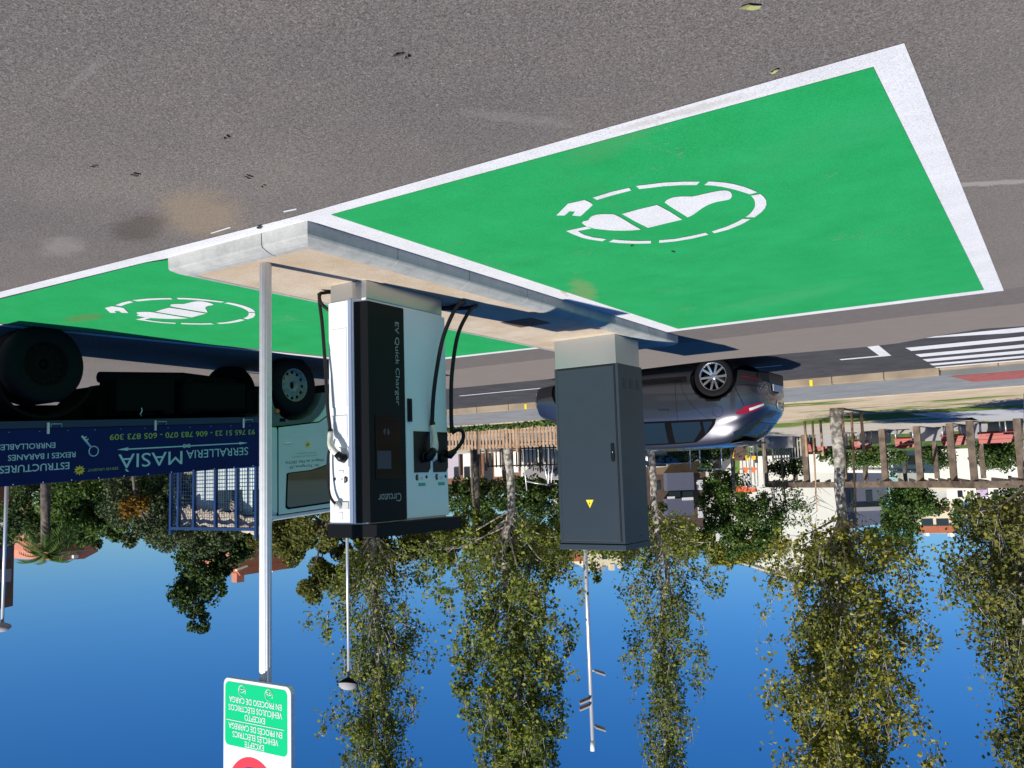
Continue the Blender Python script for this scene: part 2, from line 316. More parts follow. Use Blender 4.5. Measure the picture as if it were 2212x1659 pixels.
def build(mb, name, m, parent=None, bevel=0, solid=False, origin=None):
    off = wloc(parent) if parent else Vector(origin or (0, 0, 0))
    me = bpy.data.meshes.new(name)
    me.from_pydata([(v[0] - off.x, v[1] - off.y, v[2] - off.z) for v in mb.v], [], mb.f)
    me.polygons.foreach_set('use_smooth', mb.sm); me.update()
    bm = bmesh.new(); bm.from_mesh(me); bmesh.ops.recalc_face_normals(bm, faces=bm.faces); bm.to_mesh(me); bm.free()
    o = link(name, me, m, parent)
    if not parent: o.location = off
    if bevel:
        b = o.modifiers.new('bevel', 'BEVEL'); b.width = bevel; b.segments = 2; b.limit_method = 'ANGLE'; b.angle_limit = 0.6
    return o
def tag(o, label=None, cat=None, group=None, kind=None):
    if label: o['label'] = label
    if cat: o['category'] = cat
    if group: o['group'] = group
    if kind: o['kind'] = kind
    return o
def thing(name, label, cat, loc=(0, 0, 0), group=None):
    o = bpy.data.objects.new(name, None); COL.objects.link(o); o.location = loc; o.empty_display_size = 0.2
    return tag(o, label, cat, group)
def dup(root, loc, label=None, rot=None):
    r = root.copy(); COL.objects.link(r); r.location = loc
    if rot is not None: r.rotation_euler.z = rot
    if label: r['label'] = label
    for ch in list(root.children):
        c = ch.copy(); COL.objects.link(c); c.parent = r
        for g in list(ch.children):
            d = g.copy(); COL.objects.link(d); d.parent = c
    return r
def struct(mb, name, m, **k): return tag(build(mb, name, m, **k), kind='structure')
def textmb(st, p0, right, up, w_=None, h=0.1, thick=0.0015, bold=0.0, mb=None, shear=0):
    cu = bpy.data.curves.new('t', 'FONT'); cu.body = st; cu.size = 1; cu.offset = bold; cu.resolution_u = 3; cu.fill_mode = 'FRONT'
    o = bpy.data.objects.new('t', cu); COL.objects.link(o); bpy.context.view_layer.update()
    me = bpy.data.meshes.new_from_object(o.evaluated_get(bpy.context.evaluated_depsgraph_get()))
    vs = [v.co.copy() for v in me.vertices]; fs = [tuple(p.vertices) for p in me.polygons]
    bpy.data.objects.remove(o); bpy.data.curves.remove(cu); bpy.data.meshes.remove(me)
    x0 = min(v.x for v in vs); x1 = max(v.x for v in vs); y0 = 0.0; y1 = 0.70
    sy = h / (y1 - y0); sx = (w_ / (x1 - x0)) if w_ else sy
    r, u = Vector(right).normalized(), Vector(up).normalized(); n = r.cross(u); p0 = Vector(p0)
    q = [p0 + r * ((v.x - x0) * sx + shear * v.y * sy) + u * ((v.y - y0) * sy) + n * thick for v in vs]
    mb = mb or MB(); mb.add(q, fs); return mb
# ================================================================ SETTING
mb = MB(); mb.sheet([(-900, -300, -0.6), (900, -300, -0.6), (900, 1500, -0.6), (-900, 1500, -0.6)]); struct(mb, 'ground', M['earth'])
far_edge = [(120, 12.25), (30, 12.25), (9.4, 12.27), (7.2, 12.33), (5.57, 12.29), (4.17, 12.1), (3.1, 12.22), (2.17, 12.35), (1.8, 12.3), (1.26, 11.95), (.78, 11.75), (.34, 11.9), (-6, 12.6), (-60, 13.5)]
mb = MB(); mb.prism([(x, y, -0.5) for x, y in [(-60, -50), (120, -50)] + far_edge], (0, 0, 0.5)); struct(mb, 'parking_lot', M['lot'])
mb = MB(); mb.sheet([(-80, 11, -0.22), (140, 11, -0.22), (140, 18.6, -0.22), (-80, 18.6, -0.22)]); struct(mb, 'road', M['road'])
mb = MB(); mb.prism([(-80, 18.45, -0.5), (140, 18.45, -0.5), (140, 22.45, -0.5), (-80, 22.45, -0.5)], (0, 0, 0.43)); struct(mb, 'pavement', M['paver'])
mb = MB(); mb.prism([(-200, 22.45, -0.55), (300, 22.45, -0.55), (500, 700, -0.55), (-400, 700, -0.55)], (0, 0, 0.51)); struct(mb, 'park_ground', M['earth'])
mb = MB(); x = -30.0                                                     # roadside kerbstones, metre by metre
while x < 40:
    if not (-6 < x < 2.0): mb.box(x, x + 0.99, 18.25, 18.46, -0.4, -0.066)
    else: mb.box(x, x + 0.99, 18.25, 18.46, -0.4, -0.17)
    x += 1.0
struct(mb, 'kerb', M['kerbstone'], bevel=0.012)
for (px, py) in ((1752, 829), (1135, 870)):
    a = onY(px, py, 18.245); mb = MB(); mb.box(a[0] - .03, a[0] + .03, 18.243, 18.32, -.19, -.0635); struct(mb, 'kerb_paint_mark', M['yellow'])
mb = MB(); mb.sheet([(-6, 18.6, -0.066), (1.85, 18.6, -0.066), (1.6, 20.4, -0.066), (-6, 20.4, -0.066)]); struct(mb, 'tactile_paving', M['red_paver'])
mb = MB()
for px in (2003, ): pass
mb.sheet([G(1960, 893, -.036), G(2120, 887, -.036), (-12, 29.5, -.036), (-12, 41, -.036), (2.6, 41.0, -.036), G(2040, 905, -.036)])
struct(mb, 'footpath', mat('path_grey', (0.42, 0.42, 0.43), 0.9, var=0.06, vscale=2))
mb = MB(); mb.sheet([G(1200, 908, -.036)[:2] + (-.036,), (8.5, 31, -.036), (14, 36, -.036), (3, 36.5, -.036), (3, 52, -.036), (60, 62, -.036), (40, 36, -.036)])
struct(mb, 'terrace_paving', mat('terrace', (0.46, 0.41, 0.34), 0.9, var=0.12, vscale=1.2))
# crosswalk and parking marks on the road
mb = MB()
for (ya, yb) in ((13.60, 14.10), (14.62, 15.10), (15.64, 16.10), (16.5, 16.97), (17.36, 17.72), (18.04, 18.24)):
    mb.sheet([(-7, ya + .12, -.216), (2.05 if ya > 14 else 1.9, ya, -.216), (2.03 if ya > 14 else .6, yb, -.216), (-7, yb + .12, -.216)])
struct(mb, 'crosswalk', M['white_paint'])
mb = MB(); mb.sheet([(2.5, 13.9, -.216), (2.33, 13.9, -.216), (2.40, 15.5, -.216), (3.2, 15.45, -.216), (3.2, 15.30, -.216), (2.56, 15.33, -.216)])
for (a, b) in ((4.2, 4.9), (8.6, 11.4)): mb.sheet([(a, 15.32, -.216), (b, 15.32, -.216), (b, 15.42, -.216), (a, 15.42, -.216)])
struct(mb, 'road_marking', M['white_paint'])
# painted charging bays
Z1, Z2, Z3 = 0.004, 0.008, 0.012
mb = MB(); q = lambda x, y, z: (x, y, z)
mb.sheet([q(.40, 3.44, Z1), q(3.82, 3.50, Z1), q(5.20, 3.46, Z1), q(8.6, 3.36, Z1), q(8.58, 3.47, Z1), q(5.42, 3.58, Z1), q(5.12, 3.62, Z1), q(3.82, 3.62, Z1), q(3.86, 9.18, Z1), q(.40, 9.22, Z1)])
mb.sheet([q(8.58, 3.47, Z1), q(8.6, 3.36, Z1), q(8.72, 3.37, Z1), q(7.86, 9.05, Z1), q(5.12, 9.22, Z1), q(5.12, 9.10, Z1), q(7.78, 8.92, Z1)])
struct(mb, 'bay_border', M['white_paint'])
mb = MB(); mb.sheet([q(.535, 3.57, Z2), q(3.60, 3.60, Z2), q(3.60, 9.03, Z2), q(.55, 9.02, Z2)]); struct(mb, 'painted_bay', M['green_paint'])
mb = MB(); mb.sheet([q(5.10, 3.66, Z2), q(5.42, 3.58, Z2), q(8.50, 3.50, Z2), q(7.70, 8.88, Z2), q(5.10, 9.10, Z2)]); struct(mb, 'painted_bay', M['green_paint'])
SYM = [[(203,500),(305,395),(385,378),(450,362),(500,385),(525,405),(415,507),(342,500),(368,465),(318,462),(275,500)],
 [(523,342),(690,290),(845,255),(862,278),(700,320),(560,362)],
 [(905,238),(1150,208),(1320,200),(1467,200),(1437,230),(1300,231),(1150,240),(932,266)],
 [(1545,198),(1620,202),(1700,210),(1775,224),(1850,244),(1920,270),(1975,295),(1905,312),(1860,297),(1800,278),(1730,260),(1660,245),(1585,235),(1505,230)],
 [(2000,310),(2030,335),(2050,365),(2053,400),(2040,435),(2010,470),(1948,517),(1870,515),(1905,490),(1935,455),(1952,425),(1955,400),(1950,370),(1940,350),(1918,325)],
 [(1915,532),(1830,580),(1720,625),(1595,658),(1572,642),(1700,600),(1790,560),(1845,530)],
 [(1517,653),(1543,670),(1400,705),(1250,730),(1108,743),(1110,720),(1250,708),(1400,680)],
 [(1037,725),(1036,748),(900,750),(760,745),(665,735),(705,713),(800,722),(930,727)],
 [(643,710),(607,729),(480,710),(420,694),(370,675),(325,656),(287,637),(470,598),(512,615),(393,637),(415,655),(450,673),(530,695)],
 [(427,567),(440,552),(485,543),(495,525),(510,510),(530,500),(560,492),(620,487),(710,490),(745,506),(780,525),(860,575),(948,625),(875,632),(800,635),(725,634),(650,630),(540,617),(470,598)],
 [(780,487),(930,445),(1090,407),(1200,465),(1312,537),(1170,570),(1010,610),(900,555)],
 [(1157,385),(1172,366),(1200,350),(1240,338),(1290,332),(1345,331),(1400,332),(1465,318),(1530,303),(1590,290),(1650,280),(1685,278),(1715,281),(1737,292),(1749,312),(1748,335),(1735,352),(1720,360),(1670,370),(1620,378),(1570,393),(1520,415),(1480,440),(1440,470),(1400,498),(1360,517),(1310,485),(1260,455),(1205,420)]]
sym = [[G((1700 + x * .36166) / 1.47559, (500 + y * .36166) / 1.47559)[:2] for x, y in p] for p in SYM]
sc_ = [v for p in sym for v in p]; c1 = (sum(v[0] for v in sc_) / len(sc_), sum(v[1] for v in sc_) / len(sc_))
SH2 = (G(394, 668)[0] - G(1432, 454)[0], G(394, 668)[1] - G(1432, 454)[1])
for k, (dx, dy) in enumerate(((0, 0), SH2)):
    mb = MB()
    for p in sym: mb.sheet([(x + dx, y + dy, Z3) for x, y in p])
    struct(mb, 'bay_symbol', M['white_paint'])
mb = MB(); mb.sheet([G(612, 456, Z1), G(640, 450, Z1), G(641, 453, Z1), G(613, 459, Z1)]); struct(mb, 'paint_remnant', M['white_paint'])
mb = MB(); mb.sheet([G(455, 503, Z1), G(497, 490, Z1), G(498, 492.5, Z1), G(456, 505, Z1)]); struct(mb, 'paint_remnant', M['white_paint'])
# ================================================================ ISLAND
isl = thing('traffic_island', 'pale concrete kerbed island between the two green bays', 'island', (4.5, 6.5, 0))
IX0, IX1, IY0, IY1 = 3.80, 5.19, 3.60, 9.52
def kerb_run(mb, a, b, inn, n, m0=1, m1=1):
    a, b, inn = Vector(a), Vector(b), Vector(inn); d = (b - a) / n; e = d.normalized() * 0.004
    prof = [(0, -0.05), (0.004, 0.086), (0.012, 0.098), (0.055, 0.121), (0.085, 0.130), (0.125, 0.133), (0.13, 0.128), (0.13, -0.05)]
    for k in range(n):
        p0 = a + d * k + e; p1 = a + d * (k + 1) - e
        if k == 0 and m0: p0 = a
        if k == n - 1 and m1: p1 = b
        un = d.normalized(); s0 = 1 if (k == 0 and m0) else 0; s1 = 1 if (k == n - 1 and m1) else 0
        vs = [p + inn * t + un * (t * sg) + Vector((0, 0, z)) for p, sg in ((p0, s0), (p1, -s1)) for t, z in prof]; m_ = len(prof)
        mb.add(vs, [(i, i + 1, m_ + i + 1, m_ + i) for i in range(m_ - 1)], False)
        mb.add(vs, [tuple(range(m_)), tuple(range(2 * m_ - 1, m_ - 1, -1))])
mb = MB()
kerb_run(mb, (IX0, IY0, 0), (IX0, IY1, 0), (1, 0, 0), 7); kerb_run(mb, (IX1, IY0, 0), (IX1, IY1, 0), (-1, 0, 0), 6)
kerb_run(mb, (IX0, IY0, 0), (IX0 + .42, IY0, 0), (0, 1, 0), 1, 1, 0); kerb_run(mb, (IX0 + .42, IY0, 0), (IX1, IY0, 0), (0, 1, 0), 1, 0, 1); kerb_run(mb, (IX0, IY1, 0), (IX1, IY1, 0), (0, -1, 0), 1)
build(mb, 'kerb_edge', M['kerb'], isl)
mb = MB(); mb.box(IX0 + .12, IX1 - .12, IY0 + .11, IY1 - .12, 0.01, 0.127); build(mb, 'concrete_top', M['island'], isl)
mb = MB(); mb.box(4.15, 4.5, 6.75, 7.12, 0.10, 0.131); build(mb, 'access_cover', M['cover'], isl)
# ================================================================ CHARGER
ZI = 0.128
ch = thing('charging_station', 'black and white vehicle quick charger with three cables on the island', 'charger', (4.42, 5.05, ZI))
fp = [(4.34, 4.575), (4.24, 4.60), (4.24, 5.53), (4.62, 5.53), (4.62, 4.575)]
mb = MB(); mb.prism([(x, y, ZI) for x, y in [(4.345, 4.59), (4.255, 4.61), (4.255, 5.515), (4.6, 5.515), (4.6, 4.59)]], (0, 0, .135)); build(mb, 'plinth', M['steel'], ch, bevel=.003)
mb = MB(); mb.prism([(x, y, .262) for x, y in [(4.36, 4.578), (4.262, 4.61), (4.262, 5.525), (4.612, 5.525), (4.612, 4.578)]], (0, 0, 1.655)); build(mb, 'housing', M['ch_white'], ch, bevel=.004)
mb = MB(); mb.prism([(x, y, .285) for x, y in [(4.352, 4.573), (4.336, 4.573), (4.238, 4.605), (4.238, 5.008), (4.263, 5.008), (4.263, 4.612)]], (0, 0, 1.622)); build(mb, 'front_panel', M['ch_black'], ch, bevel=.003)
mb = MB(); mb.box(4.238, 4.2645, 5.012, 5.528, .285, 1.90); build(mb, 'service_door', M['ch_white'], ch, bevel=.003)
mb = MB(); mb.box(4.348, 4.365, 4.568, 4.582, .262, 1.91); build(mb, 'corner_trim', M['alu'], ch)
mb = MB(); mb.box(4.366, 4.41, 4.5725, 4.579, .262, 1.91); build(mb, 'shaded_strip', mat('strip_shade', (0.22, 0.27, 0.38), 0.5), ch)  # shade on the white side panel, put into this strip's grey-blue colour
# vented side panel facing the sun
mb = MB()
for (z0, z1) in ((.47, 1.06), (1.12, 1.29)):
    mb.box(4.425, 4.59, 4.573, 4.5785, z0, z1)
pv = build(mb, 'vent_panel', M['vent'], ch)
mb = MB()
for (z0, z1) in ((.48, 1.055), (1.125, 1.285)):
    z = z0
    while z < z1: mb.box(4.43, 4.585, 4.5705, 4.5735, z, z + .0035); z += .008
build(mb, 'louvre', M['ch_white'], pv)
mb = MB(); mb.prism([(4.36, 4.56, 1.918), (4.195, 4.625, 1.918), (4.195, 5.645, 1.918), (4.618, 5.645, 1.918), (4.618, 4.56, 1.918)], (0, 0, .095)); build(mb, 'top_cap', M['ch_black'], ch, bevel=.004)
mb = MB(); mb.box(4.2335, 4.2385, 4.665, 4.945, 1.13, 1.60); scr = build(mb, 'screen_bezel', M['screen'], ch, bevel=.002)
mb = MB(); mb.box(4.2315, 4.234, 4.68, 4.832, 1.39, 1.523); build(mb, 'display', M['display'], scr)
R_, U_ = (0, -1, 0), (0, 0, 1)
mb = MB()
for k in range(3):   # contactless symbol: arcs and a bow tie
    for sgn in (-1, 1):
        pts = [(4.231, 4.783 + sgn * (.012 + k * .009) * math.cos(a), 1.25 + (.012 + k * .008) * math.sin(a)) for a in np.linspace(-1.0, 1.0, 7)]
        mb.tube(pts, .0013, 4)
build(mb, 'contactless_mark', M['grey_text'], scr)
F_X = 4.2375
mb = textmb('Circutor', (F_X, 4.945, 1.705), R_, U_, .255, .062, .0012); build(mb, 'brand_lettering', M['grey_text'], ch)
mb = textmb('EV Quick Charger', (F_X, 4.905, .405), (0, 0, 1), (0, 1, 0), .64, .045, .0012); build(mb, 'name_lettering', M['grey_text'], ch)
mb = MB(); mb.box(4.222, 4.239, 5.03, 5.078, .985, 1.165); h = build(mb, 'door_handle', M['plastic'], ch, bevel=.006)
mb = MB(); mb.box(4.217, 4.223, 5.04, 5.068, 1.0, 1.15); build(mb, 'grip', M['ch_black'], h, bevel=.003)
for (ya, yb) in ((5.10, 5.30), (5.335, 5.527)):
    mb = MB(); c = .03
    mb.prism([(4.2335, ya, 1.235), (4.2335, yb - .0, 1.235), (4.2335, yb, 1.52), (4.2335, yb - c, 1.555), (4.2335, ya, 1.555)], (.006, 0, 0)); hs = build(mb, 'holster', M['plastic'], ch)
    mb = MB(); mb.lathe([(0, 0), (.038, 0), (.042, -.02), (.036, -.022), (.03, -.004), (0, -.004)], (4.232, (ya + yb) / 2 + .02, 1.44), (1, 0, 0), 20); build(mb, 'socket', M['plastic'], hs)
for (ya, n) in ((5.115, '2'), (5.36, '1')):
    mb = MB(); mb.prism([(4.2375, ya + .008, 1.57), (4.2375, ya + .034, 1.57), (4.2375, ya + .034, 1.615), (4.2375, ya + .008, 1.615), (4.2375, ya, 1.5925)], (-.0012, 0, 0))
    build(mb, 'socket_number_badge', M['black_text'], ch)
    mb = MB(); mb.lathe([(0, 0), (.014, 0), (.014, .001), (0, .001)], (4.237, ya + .135, 1.59), (-1, 0, 0), 6); build(mb, 'standard_badge', M['black_text'], ch)
    build(textmb(n, (4.236, ya + .028, 1.58), R_, U_, .012, .025), 'socket_number', M['grey_text'], ch); mb = MB(); textmb('DC', (F_X, ya + .088, 1.592), R_, U_, .034, .018, mb=mb); build(mb, 'socket_label', M['black_text'] if False else M['grey_text'], ch)
    mb = MB(); mb.box(4.2365, 4.238, ya + .035, ya + .12, 1.635, 1.66); build(mb, 'sticker', M['teal'], ch)
# side face: AC socket, badges, sticker
YF = 4.5725
mb = MB(); mb.box(4.415, 4.52, YF - .003, 4.58, 1.36, 1.50); build(mb, 'holster', M['vent'], ch)
mb = MB(); mb.prism([(4.43, YF, 1.58), (4.46, YF, 1.57), (4.46, YF, 1.62), (4.43, YF, 1.61)], (0, -.0015, 0)); build(mb, 'socket_number_badge', M['black_text'], ch); mb = MB(); mb.lathe([(0, 0), (.013, 0), (.013, .001), (0, .001)], (4.56, YF, 1.59), (0, -1, 0), 6); build(mb, 'standard_badge', M['black_text'], ch)
mb = textmb('AC', (4.475, YF, 1.582), (1, 0, 0), U_, .035, .022); build(textmb('3', (4.437, YF - .001, 1.585), (1, 0, 0), U_, .014, .02), 'socket_number', M['grey_text'], ch); build(mb, 'socket_label', M['grey_text'], ch)
mb = MB(); mb.box(4.47, 4.52, YF - .001, YF + .004, 1.525, 1.548); build(mb, 'rating_plate', M['vent'], ch); mb = MB(); mb.box(4.48, 4.525, YF - .001, YF + .004, 1.83, 1.885); build(mb, 'rating_plate', M['vent'], ch)
mb = MB(); mb.box(4.42, 4.57, YF - .004, YF + .004, 1.755, 1.81); build(mb, 'cable_bracket', M['clear'], ch, bevel=.002)
def spline(pts, n=12):
    P = [Vector(p) for p in pts]; P = [2 * P[0] - P[1]] + P + [2 * P[-1] - P[-2]]; out = []
    for i in range(1, len(P) - 2):
        for k in range(n):
            t = k / n; a, b, c_, d = P[i - 1], P[i], P[i + 1], P[i + 2]
            out.append(0.5 * ((2 * b) + (c_ - a) * t + (2 * a - 5 * b + 4 * c_ - d) * t * t + (3 * b - a - 3 * c_ + d) * t ** 3))
    out.append(P[-2]); return out
def cable(pts, r=.0145): mb = MB(); mb.tube(spline(pts, 10), r, 10); return build(mb, 'cable', M['rubber'], ch)
cable([(4.22, 5.31, 1.18), (4.19, 5.30, .95), (4.17, 5.33, .72), (4.15, 5.39, .48), (4.13, 5.50, .27), (4.12, 5.60, .165), (4.16, 5.70, .148), (4.30, 5.74, .15), (4.42, 5.68, .17), (4.46, 5.56, .2)], .0165)
cable([(4.21, 5.555, 1.24), (4.20, 5.54, 1.05), (4.19, 5.55, .75), (4.17, 5.62, .42), (4.14, 5.76, .2), (4.15, 5.86, .15), (4.26, 5.90, .145), (4.38, 5.84, .145), (4.45, 5.70, .15), (4.46, 5.54, .18)], .0165)
cable([(4.555, 4.53, 1.23), (4.57, 4.52, 1.05), (4.60, 4.53, .75), (4.66, 4.56, .42), (4.73, 4.60, .19), (4.735, 4.66, .147), (4.66, 4.72, .145), (4.62, 4.78, .16), (4.60, 4.80, .18)], .0135)
cable([(4.735, 4.60, .165), (4.70, 4.585, .24), (4.64, 4.60, .3), (4.61, 4.66, .34)], .0135)
cable([(4.51, 4.55, 1.785), (4.565, 4.53, 1.70), (4.585, 4.53, 1.52), (4.575, 4.535, 1.38), (4.56, 4.55, 1.32)], .010)
mb = MB(); mb.lathe([(0, -.01), (.028, -.01), (.03, .02), (.02, .03), (0, .03)], (4.51, 4.565, 1.785), (0, -1, .2), 16); build(mb, 'gland', M['clear'], ch)
# connector 2 (white gun on the front), connector 1 (black), connector 3 (white side gun)
mb = MB(); mb.tube([(4.215, 5.312, 1.16), (4.215, 5.31, 1.20)], .022, 12); g2 = build(mb, 'connector', M['plastic'], ch)
mb = MB(); mb.tube(spline([(4.21, 5.31, 1.19), (4.19, 5.30, 1.26), (4.175, 5.285, 1.33), (4.18, 5.275, 1.385)], 5), [.025, .026, .025, .024, .023, .022, .022, .023, .024, .026, .028, .03, .032, .033, .034, .034], 12); build(mb, 'grip', M['conn_white'], g2)
mb = MB(); mb.tube([(4.175, 5.275, 1.37), (4.185, 5.262, 1.41), (4.215, 5.25, 1.44), (4.235, 5.245, 1.45)], [.03, .036, .036, .03], 14); mb.box(4.16, 4.18, 5.235, 5.29, 1.375, 1.40); build(mb, 'head', M['plastic'], g2)
mb = MB(); mb.tube([(4.168, 5.285, 1.40), (4.16, 5.27, 1.45), (4.18, 5.262, 1.47)], [.012, .016, .01], 8); build(mb, 'latch', M['clear'], g2)
mb = MB(); mb.tube(spline([(4.21, 5.555, 1.24), (4.16, 5.58, 1.215), (4.13, 5.60, 1.24), (4.135, 5.60, 1.30), (4.17, 5.565, 1.37), (4.225, 5.53, 1.42)], 6), .016, 10); g1 = build(mb, 'connector', M['plastic'], ch)
mb = MB(); mb.tube([(4.23, 5.50, 1.41), (4.20, 5.51, 1.42), (4.165, 5.54, 1.385)], [.034, .034, .02], 12); build(mb, 'head', M['plastic'], g1)
mb = MB(); mb.tube([(4.555, 4.53, 1.22), (4.55, 4.53, 1.245)], .019, 12); g3 = build(mb, 'connector', M['plastic'], ch)
mb = MB(); mb.tube(spline([(4.552, 4.53, 1.24), (4.545, 4.52, 1.29), (4.53, 4.505, 1.33), (4.50, 4.50, 1.37), (4.46, 4.52, 1.42)], 4), [.02, .021, .022, .022, .022, .022, .022, .022, .022, .023, .024, .025, .025, .024, .024, .024, .023][:17], 12); build(mb, 'grip', M['conn_white'], g3)
mb = MB(); mb.tube([(4.475, 4.512, 1.40), (4.455, 4.53, 1.43), (4.445, 4.565, 1.44)], [.027, .032, .034], 14); mb.tube([(4.54, 4.50, 1.33), (4.50, 4.482, 1.375)], .009, 8); build(mb, 'head', M['plastic'], g3)
# ================================================================ ELECTRICAL CABINET
cb = thing('electrical_cabinet', 'tall dark grey metal cabinet with a yellow warning triangle on its door', 'cabinet', (4.34, 8.46, ZI))
mb = MB(); mb.box(3.975, 4.725, 8.165, 8.755, ZI, .44); build(mb, 'plinth', M['steel'], cb, bevel=.003)
mb = MB(); mb.box(3.955, 4.735, 8.16, 8.765, .441, 2.355); build(mb, 'housing', M['cab_grey'], cb, bevel=.004)
mb = MB(); mb.box(3.945, 4.745, 8.145, 8.775, 2.357, 2.415); build(mb, 'roof_cap', M['cab_grey'], cb, bevel=.004)
mb = MB(); mb.box(3.99, 4.70, 8.150, 8.1605, .455, 2.33); build(mb, 'door_gap', M['cab_dark'], cb)
mb = MB(); mb.box(4.0, 4.69, 8.142, 8.161, .465, 2.32); dr = build(mb, 'door', M['cab_grey'], cb, bevel=.003)
mb = MB(); mb.prism([(4.027, 8.142, z) if False else (x, 8.1415, z) for x, z in ((4.03, 1.30), (4.065, 1.30), (4.068, 1.46), (4.055, 1.49), (4.03, 1.49), (4.022, 1.45))], (0, -.012, 0)); h = build(mb, 'handle', M['plastic'], dr, bevel=.003)
mb = MB(); mb.lathe([(0, 0), (.008, 0), (.008, .004), (0, .004)], (4.045, 8.1295, 1.385), (0, -1, 0), 12); build(mb, 'lock', M['chrome'], h)
mb = MB(); mb.prism([(4.30, 8.1418, 1.885), (4.392, 8.1418, 1.885), (4.346, 8.1418, 1.972)], (0, -.0012, 0)); ws = build(mb, 'warning_sign', M['yellow'], dr)
mb = MB(); a, b, c = Vector((4.295, 8.1416, 1.881)), Vector((4.397, 8.1416, 1.881)), Vector((4.346, 8.1416, 1.979))
mb.prism([a, b, c], (0, -.0006, 0)); mb.prism([(4.352, 8.1404, 1.948), (4.338, 8.1404, 1.918), (4.346, 8.1404, 1.92), (4.340, 8.1404, 1.896), (4.356, 8.1404, 1.928), (4.347, 8.1404, 1.926)], (0, -.0006, 0)); build(mb, 'bolt_mark', M['black_text'], ws)
mb = MB()
for y in (8.27, 8.44, 8.61):
    mb = MB()
    for k in range(4): mb.box(3.951, 3.956, y, y + .08, .60 + k * .028, .612 + k * .028)
    build(mb, 'vent', M['cab_dark'], cb)
mb = MB(); mb.lathe([(0, 0), (.008, 0), (.008, .004), (0, .004)], (3.955, 8.55, 2.29), (-1, 0, 0), 10); build(mb, 'bolt', M['cab_dark'], cb)
# ================================================================ PARKING SIGN
sg = thing('parking_sign', 'green and white charging-only sign on a tall grey fluted post', 'sign', (4.41, 3.81, ZI))
mb = MB(); n = 48; pr = []
for k in range(n):
    a = 2 * math.pi * k / n; r = .0372 + .0024 * math.cos(a * 14); pr.append((4.428 + r * math.cos(a), 3.815 + r * math.sin(a)))
mb.prism([(x, y, ZI) for x, y in pr], (0, 0, 3.75)); mb.sm = [True] * len(mb.f); build(mb, 'post', M['alu'], sg)
def rrect(x0, x1, z0, z1, r, y, n=6):
    P = []
    for cx_, cz, a0 in ((x1 - r, z1 - r, 0), (x0 + r, z1 - r, 90), (x0 + r, z0 + r, 180), (x1 - r, z0 + r, 270)):
        for k in range(n + 1): a = math.radians(a0 + 90 * k / n); P.append((cx_ + r * math.cos(a), y, cz + r * math.sin(a)))
    return P
SX0, SX1, SZ0, SZ1 = 4.105, 4.735, 2.845, 3.86; YS = 3.735
mb = MB(); mb.prism(rrect(SX0, SX1, SZ0, SZ1, .045, YS), (0, .028, 0)); pn = build(mb, 'panel', M['galv'], sg)
mb = MB(); mb.prism(rrect(SX0 + .002, SX1 - .002, SZ0 + .002, SZ1 - .002, .043, YS - .0015), (0, .0013, 0)); pn2 = build(mb, 'white_face', M['sign_white'], pn)
mb = MB(); mb.prism(rrect(4.137, 4.717, 2.868, 3.262, .035, YS - .003), (0, .0013, 0)); build(mb, 'green_field', M['sign_green'], pn)
mb = MB(); YT = YS - .004
XL = SX1  # text runs from +X ... seen from -Y the right direction is +X
def st(s, x0, x1, z, h): textmb(s, (x0, YT, z), (1, 0, 0), (0, 0, 1), x1 - x0, h, .0008, bold=.006, mb=mb)
st('EXCEPTE', 4.345, 4.525, 3.219, .036); st('VEHICLÉS ELÈCTRICS', 4.215, 4.64, 3.171, .036); st('EN PROCÉS DE CARREGA', 4.18, 4.68, 3.121, .036)
st('EXCEPTO', 4.335, 4.525, 3.056, .036); st('VEHÍCULOS ELÉCTRICOS', 4.18, 4.68, 3.007, .036) ; st('EN PROCESO DE CARGA', 4.185, 4.675, 2.957, .036)
mb.box(4.165, 4.70, YT - .0012, YT, 3.103, 3.107)
for cx_ in (4.55, 4.30):      # two small round pictograms
    ring = [(cx_ + .034 * math.cos(a), YT - .0006, 2.912 + .034 * math.sin(a)) for a in np.linspace(2.6, 2.6 + 5.3, 26)]
    mb.tube(ring, .0022, 4)
    if cx_ > 4.4:
        mb.tube([(cx_ + x, YT - .0006, 2.909 + z) for x, z in ((-.03, -.006), (-.028, .004), (-.012, .007), (-.006, .014), (.012, .014), (.02, .006), (.03, .002), (.03, -.006), (-.03, -.006))], .0022, 4)
    else:
        for dx in (-.014, .014): mb.tube([(cx_ + dx + .008 * math.cos(a), YT - .0006, 2.903 + .008 * math.sin(a)) for a in np.linspace(0, 6.28, 11)], .0022, 4)
        mb.tube([(cx_ - .014, YT - .0006, 2.905), (cx_, YT - .0006, 2.915), (cx_ + .016, YT - .0006, 2.908)], .0022, 4)
build(mb, 'lettering', M['sign_white'], pn)
mb = MB(); cc = (4.46, 3.545)
mb.prism([(cc[0] + .235 * math.cos(a), YS - .003, cc[1] + .235 * math.sin(a)) for a in np.linspace(0, 2 * math.pi, 64, endpoint=False)], (0, .0013, 0)); build(mb, 'red_disc', M['sign_red'], pn)
mb = MB(); mb.prism([(cc[0] + .175 * math.cos(a), YS - .0045, cc[1] + .175 * math.sin(a)) for a in np.linspace(0, 2 * math.pi, 64, endpoint=False)], (0, .0013, 0)); build(mb, 'blue_disc', M['sign_blue'], pn)
mb = MB()
for y in (3.0, 3.5): mb = MB(); mb.box(4.34, 4.45, 3.755, 3.80, y, y + .03); build(mb, 'clamp', M['galv'], sg)
exec_part2 = True
